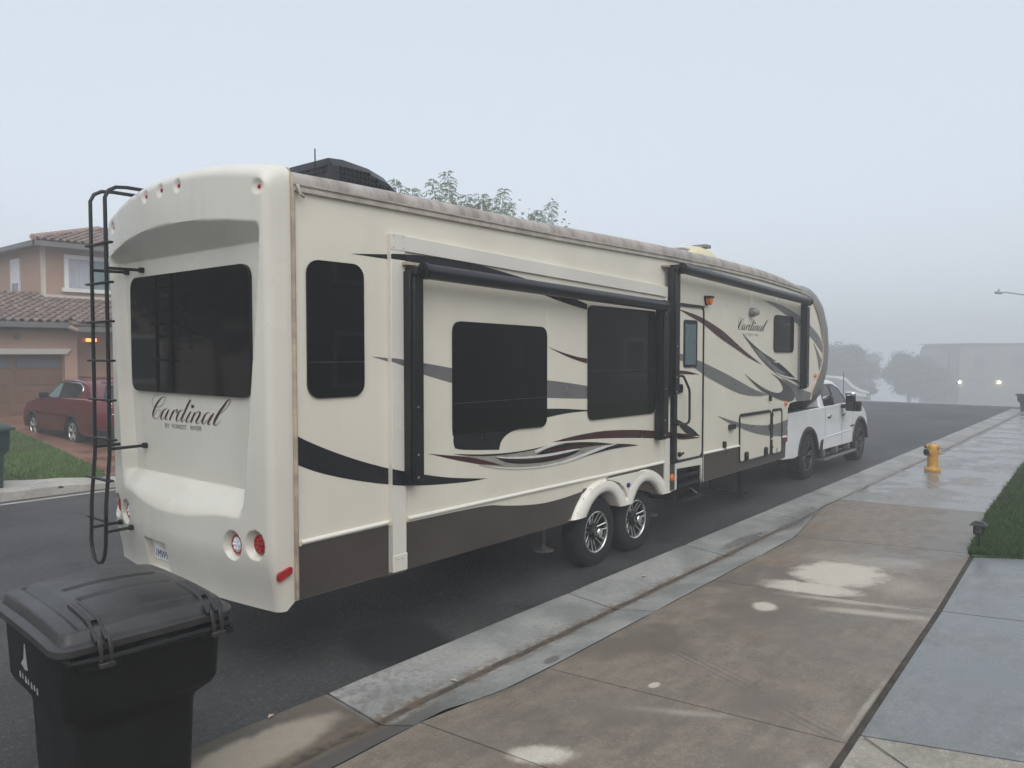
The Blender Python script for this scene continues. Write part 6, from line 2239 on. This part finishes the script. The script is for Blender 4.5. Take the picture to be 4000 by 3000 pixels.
# ================================================================== trees
def tree(name, loc, h, spread, trunk_h, tr, n_limbs, n_leaf, leaf, m_leaf_, label, seed, cat='tree', group=None, low=.25, shoots=(), flat=1.0, gap=.55):
    """tapered trunk, limbs and twigs; leaf-sized faces in clumps round the twig ends"""
    rnd = random.Random(seed)
    rg = np.random.default_rng(seed)
    root = empty(name, loc, label, cat, group)
    b = MB()
    top = Vector((rnd.uniform(-.1, .1) * h, rnd.uniform(-.1, .1) * h, h * .8))
    tp_ = [Vector((0, 0, -.1)), Vector((top.x * .1, top.y * .1, trunk_h * .5)), Vector((top.x * .3, top.y * .3, trunk_h)), top]
    b.tube(tp_, [tr * 1.25, tr, tr * .85, tr * .15], 9)
    tips = []
    for i in range(n_limbs):
        a = 2 * pi * i / n_limbs + rnd.uniform(-.4, .4)
        t = rnd.uniform(.0, 1.0)
        s = tp_[2].lerp(tp_[3], t * .8)
        el = rnd.uniform(.15, 1.1)
        ln = spread * (1 - .35 * t) * rnd.uniform(.65, 1.0)
        e = s + Vector((cos(a) * cos(el), sin(a) * cos(el), sin(el) * flat)) * ln
        e.z = min(e.z, h * .96)
        e.z = max(e.z, h * low)
        mid = s.lerp(e, .5) + Vector((0, 0, .08 * ln))
        b.tube([s, mid, e], [tr * .42, tr * .25, tr * .07], 6)
        tips.append((e, ln * .34))
        for q in range(3):
            p = s.lerp(e, rnd.uniform(.45, .9))
            d = Vector((rnd.gauss(0, 1), rnd.gauss(0, 1), rnd.gauss(.3, .7))).normalized() * ln * rnd.uniform(.3, .5)
            b.tube([p, p + d], [tr * .14, tr * .04], 5)
            tips.append((p + d, ln * rnd.uniform(.2, .34)))
    tips.append((top, spread * .3))
    for p in shoots:
        p = Vector(p)
        base = Vector((p.x * .75, p.y * .8, h * .62))
        b.tube([base, base.lerp(p, .6) + Vector((.05, 0, .05)), p], [tr * .16, tr * .1, tr * .03], 5)
    b.build('trunk', K['bark'], root, local=True, fix=False)
    per = n_leaf // len(tips)
    P, S = [], []
    for c, r in tips:
        k = max(1, int(per * rnd.uniform(gap, 1.4)))
        q = rg.normal(size=(k, 3)) * r * .58
        q[:, 2] *= .75
        P.append(np.array(c) + q)
    P = np.concatenate(P)
    P = P[(P[:, 2] > h * low * .6)]
    SZ = leaf * rg.uniform(.6, 1.3, len(P))
    D = rg.normal(size=(len(P), 3))
    D[:, 2] = D[:, 2] * .5 - .25
    if shoots:
        P2, D2, S2 = [], [], []
        for p in shoots:
            p = np.array(p)
            base = np.array((p[0] * .75, p[1] * .8, h * .62))
            for t in np.linspace(.35, 1.0, 24):
                c = base + (p - base) * t
                for _ in range(6):
                    a = rg.uniform(0, 2 * pi)
                    L = .62 * (1.05 - t) + .20
                    for s_ in np.linspace(.2, 1, 9):
                        P2.append(c + np.array((cos(a), sin(a), .55 - .75 * s_)) * L * s_)
                        D2.append(np.array((cos(a), sin(a), -.8)) + rg.normal(size=3) * .35)
                        S2.append(leaf * rg.uniform(.35, .65))
        P = np.concatenate([P, P2])
        D = np.concatenate([D, D2])
        SZ = np.concatenate([SZ, S2])
    n = len(P)
    D /= np.linalg.norm(D, axis=1)[:, None]
    R_ = rg.normal(size=(n, 3))
    Wd = np.cross(D, R_)
    Wd /= np.linalg.norm(Wd, axis=1)[:, None]
    V = np.empty((n, 4, 3))
    V[:, 0] = P
    V[:, 1] = P + D * (SZ * .5)[:, None] + Wd * (SZ * .26)[:, None]
    V[:, 2] = P + D * SZ[:, None]
    V[:, 3] = P + D * (SZ * .5)[:, None] - Wd * (SZ * .26)[:, None]
    me = bpy.data.meshes.new('crown')
    me.vertices.add(4 * n)
    me.vertices.foreach_set('co', V.reshape(-1))
    me.loops.add(4 * n)
    me.loops.foreach_set('vertex_index', np.arange(4 * n))
    me.polygons.add(n)
    me.polygons.foreach_set('loop_start', np.arange(0, 4 * n, 4))
    me.update()
    me.validate()
    me.materials.append(m_leaf_)
    o = bpy.data.objects.new('crown', me)
    COL.objects.link(o)
    o.parent = root
    return root
tx, ty = 18.2, 16.8
tree('street_tree', (tx, ty, .2), 7.3, 3.6, 2.2, .13, 9, 16000, .13, K['leaf_pale'], 'tall loose tree whose pale feathery tops rise above the trailer roof', 3,
     shoots=[(15.4 - tx, 17.1 - ty, 7.38 - .2), (17.45 - tx, 17.0 - ty, 7.98 - .2), (16.9 - tx, 17.1 - ty, 7.45), (18.3 - tx, 17.0 - ty, 7.2), (18.9 - tx, 16.9 - ty, 7.3), (20.15 - tx, 17.0 - ty, 7.88 - .2), (19.7 - tx, 17.1 - ty, 7.3), (22.9 - tx, 17.0 - ty, 7.86 - .2), (21.9 - tx, 17.0 - ty, 7.1), (16.2 - tx, 17.3 - ty, 7.1), (17.9 - tx, 17.4 - ty, 7.55), (19.3 - tx, 17.2 - ty, 7.15), (20.8 - tx, 17.3 - ty, 7.35), (22.4 - tx, 17.2 - ty, 7.3), (18.7 - tx, 17.4 - ty, 7.0)])
G3 = 'trees fading into the fog at the far end of the street'
tree('round_tree', (141.2, 41.0, -6.26), 10.80, 5.66, 2.83, 0.33, 13, 42000, .42, K['leaf_dark'], 'largest foggy tree, just right of the trailer nose and above the pickup', 11, group=G3, low=.10, gap=.25)
tree('round_tree', (148.4, 32.0, -6.78), 8.61, 5.40, 1.93, 0.33, 14, 42000, .42, K['leaf_dark'], 'broad low foggy tree left of the thin pole', 12, group=G3, low=.06, gap=.25)
tree('round_tree', (180.0, 46.8, -8.64), 11.96, 4.63, 3.34, 0.31, 9, 9000, .6, K['leaf_dark'], 'faintest foggy tree, between the two larger ones', 13, group=G3, low=.2)
tree('bush', (140.1, 37.2, -6.20), 3.34, 2.83, 0.39, 0.13, 8, 6000, .45, K['leaf_dark'], 'low foggy bush between the trees and the far curb', 14, cat='bush', low=.05)
tree('bush', (156.2, 28.5, -7.23), 5.40, 3.47, 0.64, 0.15, 9, 8000, .5, K['leaf_dark'], 'dim foggy bush on the right flank of the broad low tree', 15, cat='bush', low=.05)

# ================================================================== what the fog half hides at the far end
FH = empty('house', (133.0, 38.0, -6.0), 'white gabled roof end showing behind the pickup in the fog', 'house')
def fp_(s, z, d):
    # gable wall seen square on: s runs to the right, d backwards
    return (131.6 + s * .62 + d * .78, 39.0 - s * .78 + d * .62, z)
b = MB()
b.prism([(0, -6.5), (4.2, -6.5), (4.2, -4.2), (1.8, -2.8), (.9, -2.0), (0, -1.9)], 0, 7, fp_)
b.build('wall', K['metal_gray'], FH, smooth=False)
b = MB()
b.prism([(-.2, -1.80), (.5, -1.55), (1.1, -1.75), (2.1, -2.85), (3.3, -3.55), (4.9, -4.05), (4.8, -4.35), (3.1, -3.95), (1.8, -3.15), (.9, -2.15), (0, -2.1)], -.5, 7.2, fp_)
b.prism([(2.6, -3.95), (4.5, -4.3), (4.5, -4.9), (2.4, -4.6)], -.3, .6, fp_)
b.build('roof', K['white_trim'], FH, smooth=False)

GH = empty('house', (158.0, 22.0, -6.5), 'blurred two storey house mass in the fog behind two glowing lamps', 'house')
hx0, hy0 = 154.5, 25.4
dr = Vector((3.5, -4.2, 0)).normalized()
def hp(s, z, d):
    p = Vector((hx0, hy0, 0)) + dr * s + Vector((-dr.y, dr.x, 0)) * d
    return (p.x, p.y, z)
b = MB()
b.prism([(0, -7.6), (20.6, -7.6), (20.6, 3.3), (19.8, 3.9), (1.0, 3.9), (.3, 3.45), (0, 2.7)], 0, 13, hp)
b.build('wall', K['stucco_fog'], GH, smooth=False)
b = MB()
b.prism([(-.25, 3.85), (21, 3.85), (21, 4.05), (.1, 4.05)], -.45, 13.2, hp)
b.prism([(.4, -2.45), (6.7, -2.45), (6.7, -2.2), (.4, -2.2)], -.25, .05, hp)
b.build('roof', K['eave_gray'], GH, smooth=False)
b = MB()
b.prism([(.9, -6.8), (6.2, -6.8), (6.2, -2.75), (.9, -2.75)], -.05, .05, hp)
b.build('garage_door', K['stucco_fog'], GH, smooth=False)
for s_, wd in ((2.6, 1.9), (9.5, 2.3), (14.8, 1.9)):
    b = MB()
    b.prism([(s_, -.1), (s_ + wd, -.1), (s_ + wd, 1.9), (s_, 1.9)], -.05, .05, hp)
    b.build('window', K['glass_house'], GH, smooth=False)
for s_, lb in ((-.05, 'left glowing lamp of the pair in the fog at the end of the street'), (6.97, 'right glowing lamp of the pair in the fog at the end of the street')):
    c = hp(s_, -2.82, -.3)
    L = empty('wall_lamp', c, lb, 'lamp', 'pair of glowing lamps in the fog')
    b = MB()
    b.lathe([(.04, -.22), (.20, -.1), (.20, .1), (.04, .22)], lambda p, q, h: (p, q, h), 12)
    b.build('lamp_glass', K['lamp_warm'], L, local=True)
    b = MB()
    b.box(-.18, .18, -.18, .18, .22, .27)
    b.box(-.06, .45, -.03, .03, -.27, -.22)
    b.build('bracket', K['lamp_black'], L, local=True)

PO = empty('utility_pole', (153.2, 26.8, -7.0), 'thin faint pole in the fog between the broad tree and the house', 'pole')
b = MB()
b.tube([(0, 0, 0), (0, 0, 10.05)], [.17, .13], 8)
b.build('pole', K['bark'], PO, local=True)
b = MB()
b.box(-.5, .5, -.08, .08, 9.55, 9.75)
b.build('crossarm', K['bark'], PO, local=True)

LP = empty('street_lamp', (45.6, 3.15, -.3), 'slender street lamp reaching over the road from the right photo edge', 'street lamp')
# head seen at the upper right; the mast itself stands outside the photograph
hd, ar = Vector((44.6, 5.88, 5.32)), Vector((45.55, 4.76, 5.20))
b = MB()
b.tube([(45.9, 3.2, -.3), (45.9, 3.2, 4.6)], [.09, .06], 10)
b.build('mast', K['metal_gray'], LP)
b = MB()
b.tube([(45.9, 3.2, 4.6), (45.88, 3.5, 4.93), (45.75, 4.15, 5.12), tuple(ar), tuple(hd.lerp(ar, .35) + Vector((0, 0, .05))), tuple(hd.lerp(ar, .2))], .028, 8)
b.build('arm', K['metal_gray'], LP)
b = MB()
d = (ar - hd).normalized()
b.tube([hd - d * .02, hd + d * .08, hd + d * .32, hd + d * .40], [.02, .075, .07, .03], 10)
b.tube([hd + d * .2, hd + d * .2 + Vector((0, 0, .17))], .035, 8)
b.build('lamp_head', K['metal_gray'], LP)

# ================================================================== the near houses, seen only as reflections in the trailer's windows
def plain_house(loc, wd, dp, h, face, m_wall, label):
    """face: +1 front looks to +y, -1 front looks to -y"""
    x, y, z = loc
    H = empty('house', loc, label, 'house')
    b = MB()
    b.box(x, x + wd, min(y, y - face * dp), max(y, y - face * dp), z - .3, z + h)
    b.build('wall', m_wall, H, smooth=False)
    b = MB()
    e = .5
    y0, y1 = y + face * e, y - face * (dp + e)
    ym = (y0 + y1) / 2
    rz = z + h + .3 * (dp / 2 + e)
    b.add([(x - e, y0, z + h), (x + wd + e, y0, z + h), (x + wd + e, y1, z + h), (x - e, y1, z + h), (x + wd * .25, ym, rz), (x + wd * .75, ym, rz)],
          [(0, 1, 5, 4), (1, 2, 5), (2, 3, 4, 5), (3, 0, 4), (0, 3, 2, 1)])
    b.build('roof', K['tile'], H, smooth=False)
    n = max(2, int(wd / 4))
    for lv in (0, 1):
        for k in range(n):
            wx = x + wd * (k + .5) / n - .7
            b = MB()
            for (a, c, p, q) in ((-.1, 1.5, -.1, 0), (-.1, 1.5, 1.3, 1.4), (-.1, 0, 0, 1.3), (1.4, 1.5, 0, 1.3)):
                b.box(wx + a, wx + c, min(y - .05 * face, y + .08 * face), max(y - .05 * face, y + .08 * face), z + 1 + lv * 2.8 + p, z + 1 + lv * 2.8 + q)
            w = b.build('window', K['white_trim'], H, smooth=False)
            b = MB()
            b.box(wx, wx + 1.4, min(y, y + .03 * face), max(y, y + .03 * face), z + 1 + lv * 2.8, z + 2.3 + lv * 2.8)
            b.build('pane', K['glass_house'], w, smooth=False)
    return H
plain_house((1.0, -7.5, .5), 15, 9, 5.8, 1, K['stucco_tan'], 'tan house mirrored dimly in the middle side windows of the trailer')
plain_house((19.5, -6.5, .5), 14, 9, 5.8, 1, K['stucco_gray'], 'grey house mirrored dimly in the brown tinted side window')
plain_house((36.5, -6.5, .2), 14, 9, 5.8, 1, K['stucco_tan'], 'far tan house mirrored in the front bedroom window')
plain_house((-16, -7.5, .5), 13, 9, 5.8, 1, K['stucco_gray'], 'grey house behind the photographer on the near side')
plain_house((-16.5, 24, .5), 14, 9, 5.8, -1, K['stucco_tan'], 'tan house mirrored in the rear window of the trailer')
tree('garden_tree', (-2.2, 16.6, .3), 6.0, 2.6, 1.6, .14, 9, 9000, .16, K['leaf_dark'], 'dark leafy tree mirrored in the rear window of the trailer', 21, low=.2)
tree('garden_tree', (-5.4, 20.0, .3), 5.0, 2.4, 1.4, .14, 9, 9000, .16, K['leaf_dark'], 'second dark tree mirrored in the rear window', 22, low=.15)

# ================================================================== small things on the ground
for (x, y, z, a, lb) in ((3.95, 3.80, -.028, .4, 'tan fallen leaf in the gutter silt near the kerb'), (7.05, 4.02, -.008, 1.2, 'brown fallen leaf on the grey gutter slab'), (2.75, 4.27, .012, 2.0, 'pale twig at the edge of the asphalt')):
    L = MB()
    s = .035
    L.add([(0, -s, .0), (s * .5, 0, .012), (0, s, .004), (-s * .5, 0, .010), (0, 0, .002)], [(0, 1, 4), (1, 2, 4), (2, 3, 4), (3, 0, 4)])
    o = L.build('fallen_leaf', K['trim_tan'], None)
    o.location = (x, y, z)
    o.rotation_euler = (0, 0, a)
    tag(o, lb, 'leaf')

# ================================================================== the fog
fm = bpy.data.materials.new('fog')
fm.use_nodes = True
ft = fm.node_tree
ft.nodes.clear()
pv = ft.nodes.new('ShaderNodeVolumePrincipled')
pv.inputs['Color'].default_value = (0.86, 0.875, 0.90, 1)
pv.inputs['Density'].default_value = FOG
pv.inputs['Anisotropy'].default_value = 0.1
mo_ = ft.nodes.new('ShaderNodeOutputMaterial')
ft.links.new(pv.outputs[0], mo_.inputs['Volume'])
b = MB()
b.box(-150, 235, -150, 150, -14.5, 9.2)
hz = tag(b.build('haze', fm, smooth=False), kind='stuff')
